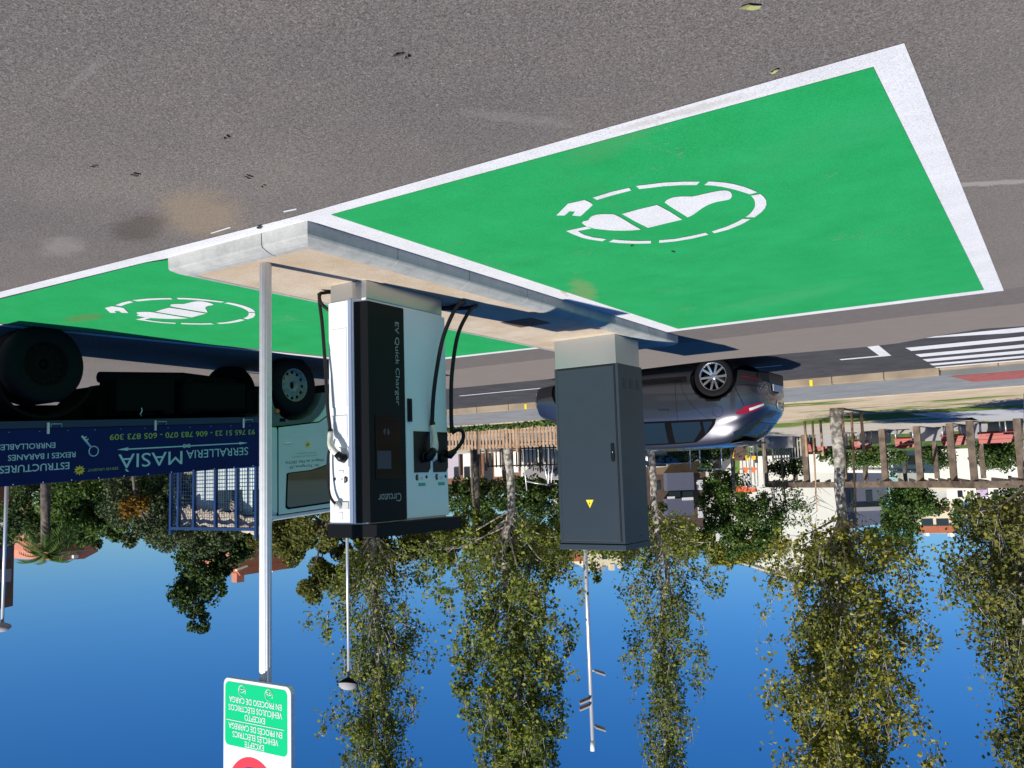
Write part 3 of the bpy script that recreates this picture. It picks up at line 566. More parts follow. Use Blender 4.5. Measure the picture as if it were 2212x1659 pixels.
# ================================================================ TRUCK
XT = 8.30; YR, YFW = 4.46, 7.68
tr = thing('flatbed_truck', 'white cab flatbed truck with lettered navy blue dropsides parked beside the far green bay', 'truck', (9.1, 6.0, 0))
def tb(mb, name, m, parent=tr, bevel=0): mb.shear(); return build(mb, name, m, parent, bevel)
def side_poly(mb, pts, x0, x1): return mb.prism([(x0, y, z) for y, z in pts], (x1 - x0, 0, 0))
arch = [(7.20, 1.055), (7.60, 1.056), (7.82, 1.045), (7.95, 1.0), (8.06, .93), (8.15, .84), (8.22, .70), (8.25, .62)]
cabp = arch + [(9.0, .60), (9.12, .75), (9.12, 1.25), (9.02, 1.52), (8.66, 2.10), (8.5, 2.165), (7.28, 2.165), (7.20, 2.10)]
mb = MB(); side_poly(mb, cabp, XT, 9.80); cabo = tb(mb, 'cab', M['truck_white'], bevel=.045)
mb = MB(); side_poly(mb, [(7.17, 2.16), (8.55, 2.16), (8.66, 2.175), (8.5, 2.215), (7.3, 2.222), (7.17, 2.20)], XT + .01, 9.79); tb(mb, 'roof', M['van_white'], bevel=.015)
fend = [(7.215, 1.05), (7.215, .62), (7.24, .62), (7.30, .80), (7.42, .93), (7.55, .985), (7.75, .98), (7.92, .91), (8.05, .78), (8.12, .62), (8.245, .62), (8.22, .70), (8.15, .84), (8.06, .93), (7.95, 1.0), (7.82, 1.043), (7.60, 1.053)]
mb = MB(); side_poly(mb, fend, XT + .015, 8.75); fe = tb(mb, 'wheel_arch', mat('arch_grey', (0.10, 0.125, 0.125), 0.6), bevel=.004)
mb = MB(); mb.lathe([(0, 0), (.035, 0), (.03, .018), (0, .02)], (XT + .014, 7.345, .867), (-1, 0, 0), 14); tb(mb, 'side_indicator', M['orange'], fe)
mb = MB(); mb.box(XT + .009, XT + .03, 7.39, 7.48, .955, .995); tb(mb, 'air_vent', M['truck_dark'], fe)
win = [(7.48, 1.655), (7.46, 2.075), (7.50, 2.105), (8.27, 2.10), (8.55, 2.05), (8.86, 1.62), (8.86, 1.56), (8.28, 1.555), (8.10, 1.60), (7.9, 1.635), (7.52, 1.645)]
mb = MB(); side_poly(mb, [(7.338, 1.055), (7.338, 2.163), (8.57, 2.163), (8.945, 1.655), (8.945, 1.055), (8.28, .885), (8.05, 1.005)], XT - .003, XT + .015); tb(mb, 'door_gap', M['trim'])
mb = MB(); side_poly(mb, [(7.353, 1.07), (7.353, 2.153), (8.56, 2.153), (8.93, 1.65), (8.93, 1.07), (8.28, .90), (8.05, 1.02)], XT - .006, XT + .02); dr = tb(mb, 'door', M['truck_white'], bevel=.004)
mb = MB(); side_poly(mb, win, XT - .0085, XT + .01); tb(mb, 'window_seal', M['truck_dark'], dr)
cy, cz = sum(p[0] for p in win) / len(win), sum(p[1] for p in win) / len(win)
mb = MB(); side_poly(mb, [(cy + (a - cy) * .96, cz + (b - cz) * .93) for a, b in win], XT - .0105, XT + .01); tb(mb, 'window', M['glass'], dr)
mb = MB(); mb.box(XT - .010, XT, 7.42, 7.585, 1.222, 1.292); hn = tb(mb, 'handle', M['arch'] if 'arch' in M else M['truck_white'], dr, .006)
mb = MB(); mb.box(XT - .016, XT - .009, 7.45, 7.56, 1.262, 1.272); tb(mb, 'pull_bar', M['chrome'], hn, .003)
mb = MB(); mb.box(XT - .0085, XT, 7.56, 8.9, 1.166, 1.173); tb(mb, 'body_crease', M['van_white'], dr)
RT, UT = (0, -1, 0), (0, 0, 1)
mb = textmb('Av. Tarragona, 29', (XT - .0062, 8.035, 1.565), RT, UT, .50, .034, .0012, 0); textmb('Malgrat de Mar (BCN)', (XT - .0062, 8.118, 1.503), RT, UT, .655, .034, .0012, 0, mb=mb); tb(mb, 'address_lettering', M['black_text'], dr)
mb = textmb('OBERTURA DE PORTES', (XT - .0062, 8.02, 1.442), RT, UT, .445, .018, .0012); textmb('SERVEI URGENT', (XT - .0062, 7.995, 1.404), RT, UT, .34, .018, .0012, mb=mb); tb(mb, 'service_lettering', M['lett_gold'], dr)
def star(c, r, m1, m2, x, par, name):
    mb = MB(); mb.prism([(x, c[0] - (r if k % 2 else r * .55) * math.cos(k * math.pi / 10) * 1.0, c[1] + (r if k % 2 else r * .55) * math.sin(k * math.pi / 10) * .85) for k in range(20)], (-.0012, 0, 0)); s = tb(mb, name, m1, par)
    mb = MB(); P = [(-.5, -.25), (-.3, .1), (-.05, .05), (.1, .35), (.3, .2), (.5, .3), (.35, -.05), (.1, -.1), (-.05, -.35), (-.25, -.15)]
    mb.prism([(x - .0013, c[0] - a * r, c[1] + b * r) for a, b in P], (-.001, 0, 0)); return mb
tb(star((7.84, 1.305), .058, M['yellow'], M['sign_red'], XT - .0065, dr, 'starburst_emblem'), 'starburst_centre', M['sign_red'], dr)
mb = MB(); mb.box(8.78, 9.33, 7.188, 7.203, 1.83, 2.10); tb(mb, 'rear_window', M['glass'], cabo, .004)
mb = MB(); mb.box(8.42, 8.58, 7.188, 7.203, 1.83, 2.10); tb(mb, 'rear_window', M['glass'], cabo, .004)
mb = MB(); mb.prism([(XT + .08, 9.045, 1.56), (9.72, 9.045, 1.56), (9.68, 8.74, 2.05), (XT + .12, 8.74, 2.05)], (0, -.02, -.02)); tb(mb, 'windscreen', M['glass'], cabo)
mb = MB(); mb.box(8.3, 9.8, 9.05, 9.2, .42, .72); tb(mb, 'bumper', M['truck_dark'], bevel=.02)
# load bed
Y0B, Y1B = 3.05, 7.08
mb = MB(); mb.box(XT - .005, 10.06, Y0B, Y1B, .93, 1.005); bed = tb(mb, 'bed_frame', mat('frame_navy', (0.010, 0.022, 0.075), 0.5), bevel=.006)
ds = None
for x0, x1, nm in ((XT - .01, XT + .022, 'near'), (10.03, 10.062, 'far')):
    mb = MB(); mb.box(x0, x1, Y0B, Y1B, 1.008, 1.535); d_ = tb(mb, 'dropside', M['truck_blue'], bevel=.004); ds = ds or d_
mb = MB(); mb.box(XT + .025, 10.03, Y0B - .0, Y0B + .03, 1.008, 1.53); tb(mb, 'tailboard', M['truck_blue'])
mb = MB(); mb.box(XT + .025, 10.03, Y0B + .035, Y1B, 1.006, 1.03); tb(mb, 'bed_floor', M['truck_dark'])
XD = XT - .0105
mb = textmb('SERRALLERIA', (XD, 6.875, 1.295), RT, UT, .86, .093, .001, 0); textmb('MASIÀ', (XD, 5.965, 1.298), RT, UT, .765, .147, .001, 0, mb=mb); tb(mb, 'company_lettering', M['lett_white'], ds)
mb = textmb('93 765 51 23 - 606 783 070 - 605 873 309', (XD, 6.975, 1.085), RT, UT, 1.875, .06, .001, .008); tb(mb, 'phone_lettering', M['lett_yellow'], ds)
mb = textmb('SERVEI URGENT', (XD, 5.2, 1.426), RT, UT, .33, .027, .001); tb(mb, 'service_lettering', M['lett_gold'], ds)
mb = textmb('ESTRUCTURES METAL·LIQUES', (XD, 4.682, 1.346), RT, UT, 1.36, .068, .001, .008); tb(mb, 'trade_lettering', M['lett_white'], ds); mb = textmb('REIXES I BARANES    PORTES', (XD, 4.742, 1.247), RT, UT, 1.02, .053, .001, .008); tb(mb, 'trade_lettering', M['lett_white'], ds); mb = textmb('ENRROLLABLES', (XD, 4.537, 1.146), RT, UT, .54, .052, .001, .008); tb(mb, 'trade_lettering', M['lett_white'], ds)
mb = MB(); zA = 1.243
mb.prism([(XD, 6.87, zA), (XD, 6.745, zA + .016), (XD, 6.745, zA + .006), (XD, 5.31, zA + .010), (XD, 5.31, zA + .020), (XD, 5.185, zA + .003), (XD, 5.31, zA - .016), (XD, 5.31, zA - .003), (XD, 6.745, zA - .006), (XD, 6.745, zA - .016)], (-.001, 0, 0))
tb(mb, 'arrow_emblem', M['lett_white'], ds)
mb = MB()
for s_ in (1, -1): mb.tube([(XD - .001, 6.02 + .045 * math.cos(a), zA + s_ * .019 * math.sin(a * 2 + .4)) for a in np.linspace(0, 2 * math.pi, 24)], .003, 4)
tb(mb, 'knot_emblem', M['lett_white'], ds)
mb = MB(); mb.tube([(XD - .001, 4.93 + .05 * math.cos(a), 1.25 + .05 * math.sin(a)) for a in np.linspace(0, 2 * math.pi, 20)], .006, 5); mb.tube([(XD - .001, 4.90, 1.21), (XD - .001, 4.80, 1.09)], .012, 5); mb.tube([(XD - .001, 4.82, 1.115), (XD - .001, 4.85, 1.10)], .008, 5); mb.tube([(XD - .001, 4.84, 1.14), (XD - .001, 4.87, 1.125)], .008, 5)
tb(mb, 'key_emblem', M['lett_white'], ds)
tb(star((4.787, 1.433), .062, M['yellow'], M['sign_red'], XD, ds, 'starburst_emblem'), 'starburst_centre', M['rust'] if False else M['sign_red'], ds)
for yh in (6.80, 5.62, 4.46, 3.4):
    mb = MB(); mb.box(XD - .012, XD + .004, yh - .012, yh + .012, .95, 1.06); mb.tube([(XD - .012, yh + .025, 1.0), (XD - .014, yh + .025, .965), (XD - .014, yh + .13, .965), (XD - .012, yh + .13, 1.0)], .004, 5); tb(mb, 'latch', M['galv'], ds)
for k in range(14):
    mb = MB() if k == 0 else mb; mb.lathe([(0, 0), (.006, 0), (.005, .004), (0, .005)], (XD, 6.95 - k * .28, 1.522), (-1, 0, 0), 6); mb.lathe([(0, 0), (.005, 0), (.004, .004), (0, .005)], (XD, 6.9 - k * .28, 1.033), (-1, 0, 0), 6)
rv = tb(mb, 'rivet', M['galv'], ds); tag(rv, kind='stuff')
# mesh headboard behind the cab
hb = None
mb = MB(); yH = 7.05
mb.box(8.33, 10.04, yH - .02, yH + .02, 2.275, 2.315); mb.box(8.33, 10.04, yH - .02, yH + .02, 1.04, 1.08); mb.box(8.33, 10.04, yH - .018, yH + .018, 1.52, 1.55); hb = tb(mb, 'headboard', M['bright_blue'], bevel=.004)
for x, z1 in ((8.345, 2.41), (8.70, 2.28), (9.11, 2.28), (9.54, 2.28), (9.86, 2.30), (10.02, 2.38)):
    mb = MB(); mb.box(x - .02, x + .02, yH - .022, yH + .022, 1.03, z1); tb(mb, 'post', M['bright_blue'], hb, .003)
mb = MB(); x = 8.37
while x < 10.0: mb.box(x - .0022, x + .0022, yH - .0015, yH + .002, 1.08, 2.28); x += .048
z = 1.10
while z < 2.27: mb.box(8.36, 10.0, yH + .003, yH + .006, z - .0022, z + .0022); z += .048
tb(mb, 'wire_mesh', M['bright_blue'], hb)
rng = random.Random(5)   # folded cardboard jammed behind the headboard
for k, (x, z, l, rot) in enumerate(((8.60, 2.26, .50, -.30), (8.92, 2.20, .46, -.15), (9.22, 2.19, .40, .05), (9.5, 2.17, .40, -.1), (9.76, 2.13, .30, .3), (8.80, 2.10, .16, 1.4))):
    mb = MB(); nx, ny = 9, 4; vs = []
    for i in range(nx):
        for j in range(ny):
            u = (i / (nx - 1) - .5) * l; v = (j / (ny - 1) - .5) * .27
            vs.append((x + u * math.cos(rot) - v * math.sin(rot) * .3, 7.115 + v * .35 + .02 * math.sin(i * 1.7 + k), z + v * .75 + u * math.sin(rot) * .5 + .018 * math.sin(i * 1.9 + j * 1.3 + k * 2) + .02 * math.cos(j * 2.5) - .03 * abs(u) * 3))
    mb.add(vs + [(a, b, c - .02 - .012 * math.sin(a * 30)) for a, b, c in vs], [(i * ny + j, (i + 1) * ny + j, (i + 1) * ny + j + 1, i * ny + j + 1) for i in range(nx - 1) for j in range(ny - 1)] + [(nx * ny + i * ny + j, nx * ny + i * ny + j + 1, nx * ny + (i + 1) * ny + j + 1, nx * ny + (i + 1) * ny + j) for i in range(nx - 1) for j in range(ny - 1)] + [(i * ny, nx * ny + i * ny, nx * ny + (i + 1) * ny, (i + 1) * ny) for i in range(nx - 1)])
    mb.shear(); o = build(mb, 'cardboard_sheet', M['tarp'], origin=(x, 7.11, z))
    tag(o, ['largest crumpled beige sheet at the post end of the truck headboard', 'crumpled beige sheet second from the cab door on the truck headboard', 'folded beige sheet in the middle of the truck headboard', 'folded brown sheet right of the middle of the truck headboard', 'small beige sheet at the outer end of the truck headboard', 'short upright board stuck between the sheets on the truck headboard'][k], 'cardboard', 'crumpled sheets behind the truck headboard')
# chassis, tank, guards
for x in (8.85, 9.45):
    mb = MB(); mb.box(x, x + .07, 3.1, 8.9, .74, .925); tb(mb, 'chassis_rail', M['truck_dark'])
mb = MB(); mb.box(8.40, 8.80, 6.05, 6.95, .50, .86); tb(mb, 'fuel_tank', M['truck_dark'], bevel=.05)
mb = MB(); mb.box(8.42, 8.75, 5.25, 5.90, .48, .84); tb(mb, 'battery_box', M['truck_dark'], bevel=.01)
rgc = random.Random(2)
for k in range(16):
    y = 5.15 + k * .135; z0 = .40 + rgc.uniform(0, .18); mb = MB(); mb.box(8.42 + rgc.uniform(0, .2), 9.2 + rgc.uniform(0, .4), y, y + rgc.uniform(.1, .22), z0, .88); tb(mb, ['exhaust_bracket', 'frame_cover', 'air_tank'][k % 3], M['truck_dark'], bevel=.02)
mb = MB(); mb.tube([(8.5, 5.1, .47), (8.5, 6.1, .45), (8.6, 6.9, .50), (8.9, 7.2, .6)], .06, 10); tb(mb, 'exhaust_pipe', M['truck_dark'])
mb = MB(); mb.tube([(8.6, YR, .42), (9.9, YR, .42)], .07, 10); mb.lathe([(0, -.12), (.14, -.1), (.16, 0), (.14, .1), (0, .12)], (9.2, YR, .42), (1, 0, 0), 14); tb(mb, 'axle', M['truck_dark'])
mb = MB(); mb.tube([(9.1, 4.5, .62), (9.15, 7.4, .80)], .04, 8); tb(mb, 'drive_shaft', M['truck_dark'])
mb = MB(); A = [math.radians(a) for a in range(20, 170, 10)]
side_poly(mb, [(YR + .50 * math.cos(a), .44 + .47 * math.sin(a)) for a in A] + [(YR + .47 * math.cos(a), .44 + .44 * math.sin(a)) for a in A[::-1]], XT + .03, 8.75); tb(mb, 'mudguard', M['truck_dark'])
mb = MB(); mb.tube([(XT + .01, 5.47, .90), (XT + .0, 5.45, .88), (XT, 5.46, .86), (XT, 5.47, .84), (XT, 5.46, .81)], .006, 6); tb(mb, 'hook', M['galv'])
def truck_wheel(y, z, r, x0, rim, parent=tr, sgn=-1, wdt=.2):
    mb = MB(); W2 = wdt / 2; xc = x0 - sgn * W2
    mb.lathe([(r * .56, -W2 * .9), (r * .7, -W2), (r * .93, -W2), (r, -W2 * .75), (r, W2 * .75), (r * .93, W2), (r * .7, W2), (r * .56, W2 * .9)], (xc, y, z), (sgn, 0, 0), 40)
    t = build(mb, 'wheel', M['tyre'], parent)
    mb = MB(); k = 40; pr = [(r * .58, W2 * .92), (r * .555, W2 * .95), (r * .54, W2 * .6), (r * .50, W2 * .3), (r * .40, W2 * .42), (r * .30, W2 * .42), (r * .26, W2 * .55), (r * .15, W2 * .6), (r * .12, W2 * .2), (0, W2 * .2)]
    mb.lathe(pr, (xc, y, z), (sgn, 0, 0), 40); rm = build(mb, 'rim', rim, t)
    mb = MB()
    for q in range(12):
        a = q * math.pi / 6; mb.lathe([(0, 0), (.022, 0), (.020, .004), (0, .004)], (xc + sgn * W2 * .41, y + math.cos(a) * r * .45, z + math.sin(a) * r * .45), (sgn, 0, 0), 8)
    mb.lathe([(0, 0), (r * .11, 0), (0, .002)], (xc + sgn * W2 * .25, y, z), (sgn, 0, 0), 16)
    build(mb, 'rim_opening', M['tyre'], t)
    mb = MB()
    for q in range(6):
        a = q * math.pi / 3 + .3; mb.lathe([(0, 0), (.013, 0), (.012, .014), (0, .015)], (xc + sgn * W2 * .45, y + math.cos(a) * r * .24, z + math.sin(a) * r * .24), (sgn, 0, 0), 6)
    build(mb, 'wheel_nut', rim, t); return t
truck_wheel(YFW, .345, .37, XT + .045, M['rim_steel']); truck_wheel(YR, .37, .385, XT + .035, M['rust'])
truck_wheel(YR, .37, .385, XT + .25, M['rust']); truck_wheel(YR, .37, .385, 9.98, M['rust'], sgn=1); truck_wheel(YFW, .345, .37, 9.72, M['rim_steel'], sgn=1)
# ================================================================ CAR
CX0, CYN, GZ = 4.00, 13.28, -0.22        # rear end x, near side y, road level
car = thing('parked_car', 'dark silver hatchback seen from its rear side on the road behind the cabinet', 'car', (6.0, 14.15, GZ))
CW = 1.80; YC = CYN + CW / 2
ST = [ # l, half width scale pts: (y,z) ring from bottom centre to roof centre
 (0.00, [(0, .36), (.34, .36), (.42, .45), (.46, .62), (.42, .80), (.38, .85), (.32, .88), (.22, .895), (0, .90)]),
 (0.07, [(0, .30), (.50, .30), (.62, .42), (.66, .62), (.62, .86), (.56, .92), (.49, .96), (.35, .985), (0, .995)]),
 (0.20, [(0, .26), (.62, .26), (.77, .38), (.80, .62), (.765, .93), (.69, 1.01), (.60, 1.07), (.45, 1.11), (0, 1.125)]),
 (0.38, [(0, .22), (.68, .22), (.845, .34), (.875, .64), (.84, .96), (.76, 1.10), (.66, 1.23), (.51, 1.28), (0, 1.305)]),
 (0.62, [(0, .20), (.72, .20), (.885, .32), (.905, .66), (.872, .98), (.785, 1.16), (.68, 1.335), (.54, 1.40), (0, 1.435)]),
 (0.90, [(0, .18), (.74, .18), (.885, .31), (.90, .66), (.87, .98), (.79, 1.19), (.68, 1.375), (.55, 1.435), (0, 1.47)]),
 (1.60, [(0, .18), (.76, .18), (.875, .30), (.885, .62), (.86, .965), (.79, 1.20), (.68, 1.40), (.55, 1.455), (0, 1.485)]),
 (2.20, [(0, .18), (.76, .18), (.875, .30), (.885, .62), (.86, .95), (.79, 1.19), (.68, 1.39), (.55, 1.44), (0, 1.47)]),
 (2.70, [(0, .18), (.76, .18), (.88, .30), (.89, .62), (.86, .94), (.79, 1.13), (.69, 1.30), (.56, 1.35), (0, 1.385)]),
 (3.10, [(0, .18), (.74, .18), (.885, .30), (.90, .60), (.86, .93), (.80, 1.00), (.70, 1.08), (.57, 1.12), (0, 1.15)]),
 (3.35, [(0, .18), (.74, .18), (.885, .30), (.90, .60), (.85, .90), (.78, .94), (.68, .97), (.55, .99), (0, 1.01)]),
 (3.80, [(0, .20), (.72, .20), (.87, .32), (.885, .56), (.83, .82), (.76, .86), (.66, .89), (.52, .91), (0, .935)]),
 (4.15, [(0, .22), (.66, .22), (.80, .34), (.82, .52), (.76, .70), (.70, .75), (.60, .79), (.46, .81), (0, .83)]),
 (4.30, [(0, .28), (.50, .28), (.60, .36), (.62, .50), (.58, .60), (.52, .63), (.45, .66), (.34, .68), (0, .69)])]
def cr(p, t):
    n = len(p); t = min(max(t, 0), n - 1 - 1e-6); i = int(t); f = t - i
    a, b, c, d = p[max(i - 1, 0)], p[i], p[min(i + 1, n - 1)], p[min(i + 2, n - 1)]
    return 0.5 * ((2 * b) + (c - a) * f + (2 * a - 5 * b + 4 * c - d) * f * f + (3 * b - a - 3 * c + d) * f ** 3)
LS = np.array([s[0] for s in ST]); RG = np.array([s[1] for s in ST])
def carP(l, t, side=-1, off=0.0):
    def raw(l, t):
        u = float(np.interp(l, LS, np.arange(len(LS)))); ring = cr(RG, u); p = cr(ring, t)
        return np.array([l, p[0], p[1]])
    p = raw(l, t)
    if off:
        e = .02; a = raw(min(l + e, 4.3), t) - raw(max(l - e, 0), t); b = raw(l, t + e) - raw(l, t - e); n_ = np.cross(a, b); n_ /= np.linalg.norm(n_) + 1e-9
        if n_[1] < 0: n_ = -n_
        p = p + n_ * off
    return (CX0 + p[0], YC + side * p[1], GZ + p[2])
NL, NT = 120, 48; vs = []; fs = []
Ls = np.linspace(0, 4.3, NL); Ts = list(np.linspace(0, 8, NT))
ringn = 2 * NT - 2
for l in Ls:
    row = [carP(l, t, -1) for t in Ts] + [carP(l, t, 1) for t in Ts[1:-1][::-1]]
    vs += row
for i in range(NL - 1):
    for j in range(ringn): fs.append((i * ringn + j, i * ringn + (j + 1) % ringn, (i + 1) * ringn + (j + 1) % ringn, (i + 1) * ringn + j))
fs.append(tuple(range(ringn))); fs.append(tuple((NL - 1) * ringn + j for j in range(ringn))[::-1])
mb = MB(); mb.add(vs, fs, True); body = build(mb, 'body', M['car'], car)
for l in (0.75, 3.40):
    cmb = MB(); cmb.lathe([(0, -.34), (.375, -.34), (.375, .34), (0, .34)], (CX0 + l, YC - .80, GZ + .33), (0, 1, 0), 40); cmb.lathe([(0, -.34), (.375, -.34), (.375, .34), (0, .34)], (CX0 + l, YC + .80, GZ + .33), (0, 1, 0), 40)
    cut = build(cmb, 'cut', M['tyre'], car); mo = body.modifiers.new('b', 'BOOLEAN'); mo.object = cut; mo.operation = 'DIFFERENCE'; mo.solver = 'EXACT'
    bpy.context.view_layer.update(); me = bpy.data.meshes.new_from_object(body.evaluated_get(bpy.context.evaluated_depsgraph_get()))
    body.modifiers.clear(); body.data = me; bpy.data.objects.remove(cut)
def patch(L0, L1, T0, T1, name, m, nl=16, ntt=6, off=.004, parent=car, sides=(-1,), fL=None):
    out = []
    for s_ in sides:
        mb = MB(); vs = []
        for i in range(nl + 1):
            for j in range(ntt + 1):
                v = j / ntt; a = L0(v) if callable(L0) else L0; b = L1(v) if callable(L1) else L1
                l = a + (b - a) * i / nl; t0 = T0(l) if callable(T0) else T0; t1 = T1(l) if callable(T1) else T1
                vs.append(carP(l, t0 + (t1 - t0) * v, s_, off))
        mb.add(vs, [(i * (ntt + 1) + j, i * (ntt + 1) + j + 1, (i + 1) * (ntt + 1) + j + 1, (i + 1) * (ntt + 1) + j) for i in range(nl) for j in range(ntt)], True)
        out.append(build(mb, name, m, parent))
    return out[0]
for s_ in ((-1,), (1,)):
    patch(.74, 3.0, lambda l: 4.12 if l < 2.6 else 4.12 + (l - 2.6) * .3, lambda l: 4.12 + 1.75 * min(1, (l - .74) / .42) ** .6 * min(1, max(0.02, (3.0 - l) / .55)) ** .7, 'window_trim', M['trim'], 60, 22, .006, sides=s_)
    patch(1.02, 1.52, 4.24, lambda l: 4.24 + 1.5 * min(1, (l - .90) / .3), 'window', M['glass'], 20, 16, .012, sides=s_)
    patch(1.64, 2.62, 4.22, lambda l: 5.72 - max(0, l - 2.3) * 1.0, 'window', M['glass'], 26, 16, .012, sides=s_)
    patch(.82, .97, 4.26, lambda l: 4.3 + 1.0 * (l - .80) / .17, 'quarter_window', M['glass'], 4, 4, .012, sides=s_)
    patch(1.40, 1.408, 2.1, 4.1, 'door_seam', M['plastic'], 1, 14, .002, sides=s_)
    patch(lambda v: 1.30 - .45 * v ** 1.8 , lambda v: 1.308 - .45 * v ** 1.8, 2.2, 4.1, 'door_seam', M['plastic'], 1, 14, .002, sides=s_)
    patch(1.20, 2.9, 1.9, lambda l: 2.28, 'sill_trim', M['plastic'], 16, 3, .008, sides=s_)
    patch(1.28, 2.8, 2.16, 2.24, 'sill_strip', M['chrome'], 12, 1, .014, sides=s_)
    patch(1.55, 1.74, 3.55, 3.64, 'door_handle', M['car'], 6, 2, .022, sides=s_)
    patch(lambda v: .05, lambda v: .44 - .22 * abs(v - .75), 3.62, lambda l: 4.06 - .1 * l, 'tail_lamp', M['lamp_red'], 14, 6, .006, sides=s_)
    patch(.05, .22, 3.75, 3.9, 'reversing_lamp', M['plate'], 6, 2, .009, sides=s_)
    patch(.02, .40, 2.55, 2.58, 'bumper_seam', M['trim'], 12, 1, .003, sides=s_)
    patch(lambda v: .40 - .12 * v, lambda v: .408 - .12 * v, 2.6, 3.6, 'bumper_seam', M['trim'], 1, 10, .003, sides=s_)
    patch(.08, .30, 1.95, 2.05, 'reflector', M['lamp_red'], 5, 2, .006, sides=s_)
mb = MB(); c = [carP(.70 + .085 * math.cos(a), 3.72 + .28 * math.sin(a), -1, .0025) for a in np.linspace(0, 2 * math.pi, 28)]; mb.tube(c, .0025, 4, cap=False); build(mb, 'fuel_flap_seam', M['plastic'], car)
# rear glass, rear bumper, plate, badge, spoiler
mb = MB(); vs = []; nl, ntt = 10, 14
for i in range(nl + 1):
    for j in range(-ntt, ntt + 1):
        l = .17 + (.52 - .17) * i / nl; s_ = 1 if j > 0 else -1; t = 8 - abs(j) / ntt * 2.45
        vs.append(carP(l, t, s_, .005))
mb.add(vs, [(i * (2 * ntt + 1) + j, i * (2 * ntt + 1) + j + 1, (i + 1) * (2 * ntt + 1) + j + 1, (i + 1) * (2 * ntt + 1) + j) for i in range(nl) for j in range(2 * ntt)], True); build(mb, 'rear_window', M['glass'], car)
mb = MB(); mb.prism([(CX0 + .40, YC - .60, GZ + 1.375), (CX0 + .40, YC + .60, GZ + 1.375), (CX0 + .62, YC + .60, GZ + 1.40), (CX0 + .62, YC - .60, GZ + 1.40)], (0, 0, .025)); build(mb, 'spoiler', M['plastic'], car, bevel=.006)
mb = MB(); mb.prism([(CX0 - .02, YC - .40, GZ + .27), (CX0 + .10, YC - .66, GZ + .27), (CX0 + .10, YC + .66, GZ + .27), (CX0 - .02, YC + .40, GZ + .27)], (0, 0, .19)); build(mb, 'rear_bumper', M['plastic'], car, bevel=.03)
mb = MB(); mb.box(CX0 - .036, CX0 - .028, YC - .26, YC + .26, GZ + .47, GZ + .58); pl = build(mb, 'number_plate', M['plate'], car)
mb = MB(); mb.prism([(CX0 - .012, YC, GZ + .72), (CX0 - .012, YC + .045, GZ + .79), (CX0 - .012, YC, GZ + .86), (CX0 - .012, YC - .045, GZ + .79)], (.03, 0, 0)); build(mb, 'badge', M['chrome'], car)
mb = MB(); mb.tube([(CX0 + 2.75, YC - .90, GZ + 1.0), (CX0 + 2.85, YC - 1.02, GZ + 1.03)], [.06, .07], 10); build(mb, 'wing_mirror', M['car'], car)
def alloy_wheel(x, y, z, sgn):
    r = .325; W2 = .1; mb = MB()
    mb.lathe([(r * .68, -W2 * .9), (r * .8, -W2), (r * .94, -W2), (r, -W2 * .7), (r, W2 * .7), (r * .94, W2), (r * .8, W2), (r * .70, W2 * .95)], (x, y, z), (0, sgn, 0), 44); t = build(mb, 'wheel', M['tyre'], car)
    mb = MB(); mb.lathe([(0, -.02), (r * .69, -.02), (r * .69, -.06)], (x, y, z), (0, sgn, 0), 36); build(mb, 'brake_disc', M['tyre'], t)
    mb = MB(); mb.lathe([(r * .70, W2 * .98), (r * .66, W2 * .9), (r * .645, W2 * .4), (r * .66, W2 * .3)], (x, y, z), (0, sgn, 0), 44)
    mb.lathe([(0, W2 * .75), (.03, W2 * .75), (.055, W2 * .6), (.06, 0)], (x, y, z), (0, sgn, 0), 20)
    for k in range(5):
        for da, wd in ((-.20, .018), (.20, .018)):
            a = k * 2 * math.pi / 5 + .35; c0 = Vector((math.cos(a + da * .9), 0, math.sin(a + da * .9))); c1_ = Vector((math.cos(a + da * 1.35), 0, math.sin(a + da * 1.35)))
            mb.obox(Vector((x, y + sgn * W2 * .55, z)) + c0 * .045, Vector((x, y + sgn * W2 * .72, z)) + c1_ * r * .67, .034, .02, (0, 1, 0))
    build(mb, 'rim', M['alloy'], t)
for l in (.75, 3.40):
    alloy_wheel(CX0 + l, YC - .79, GZ + .325, -1); alloy_wheel(CX0 + l, YC + .79, GZ + .325, 1)

for l0 in (.75, 3.40):      # black lips round the wheel openings, lying on the body surface
    for s_ in (-1, 1):
        P_ = []
        for a in np.linspace(math.radians(-12), math.radians(192), 40):
            l, z = l0 + .372 * math.cos(a), .33 + .372 * math.sin(a); lo, hi = 1.2, 4.6
            for _ in range(30):
                m_ = (lo + hi) / 2
                if carP(l, m_, s_)[2] - GZ < z: lo = m_
                else: hi = m_
            P_.append(carP(l, lo, s_, .002))
        mb = MB(); mb.tube(P_, .014, 6); build(mb, 'arch_lip', M['trim'], car)
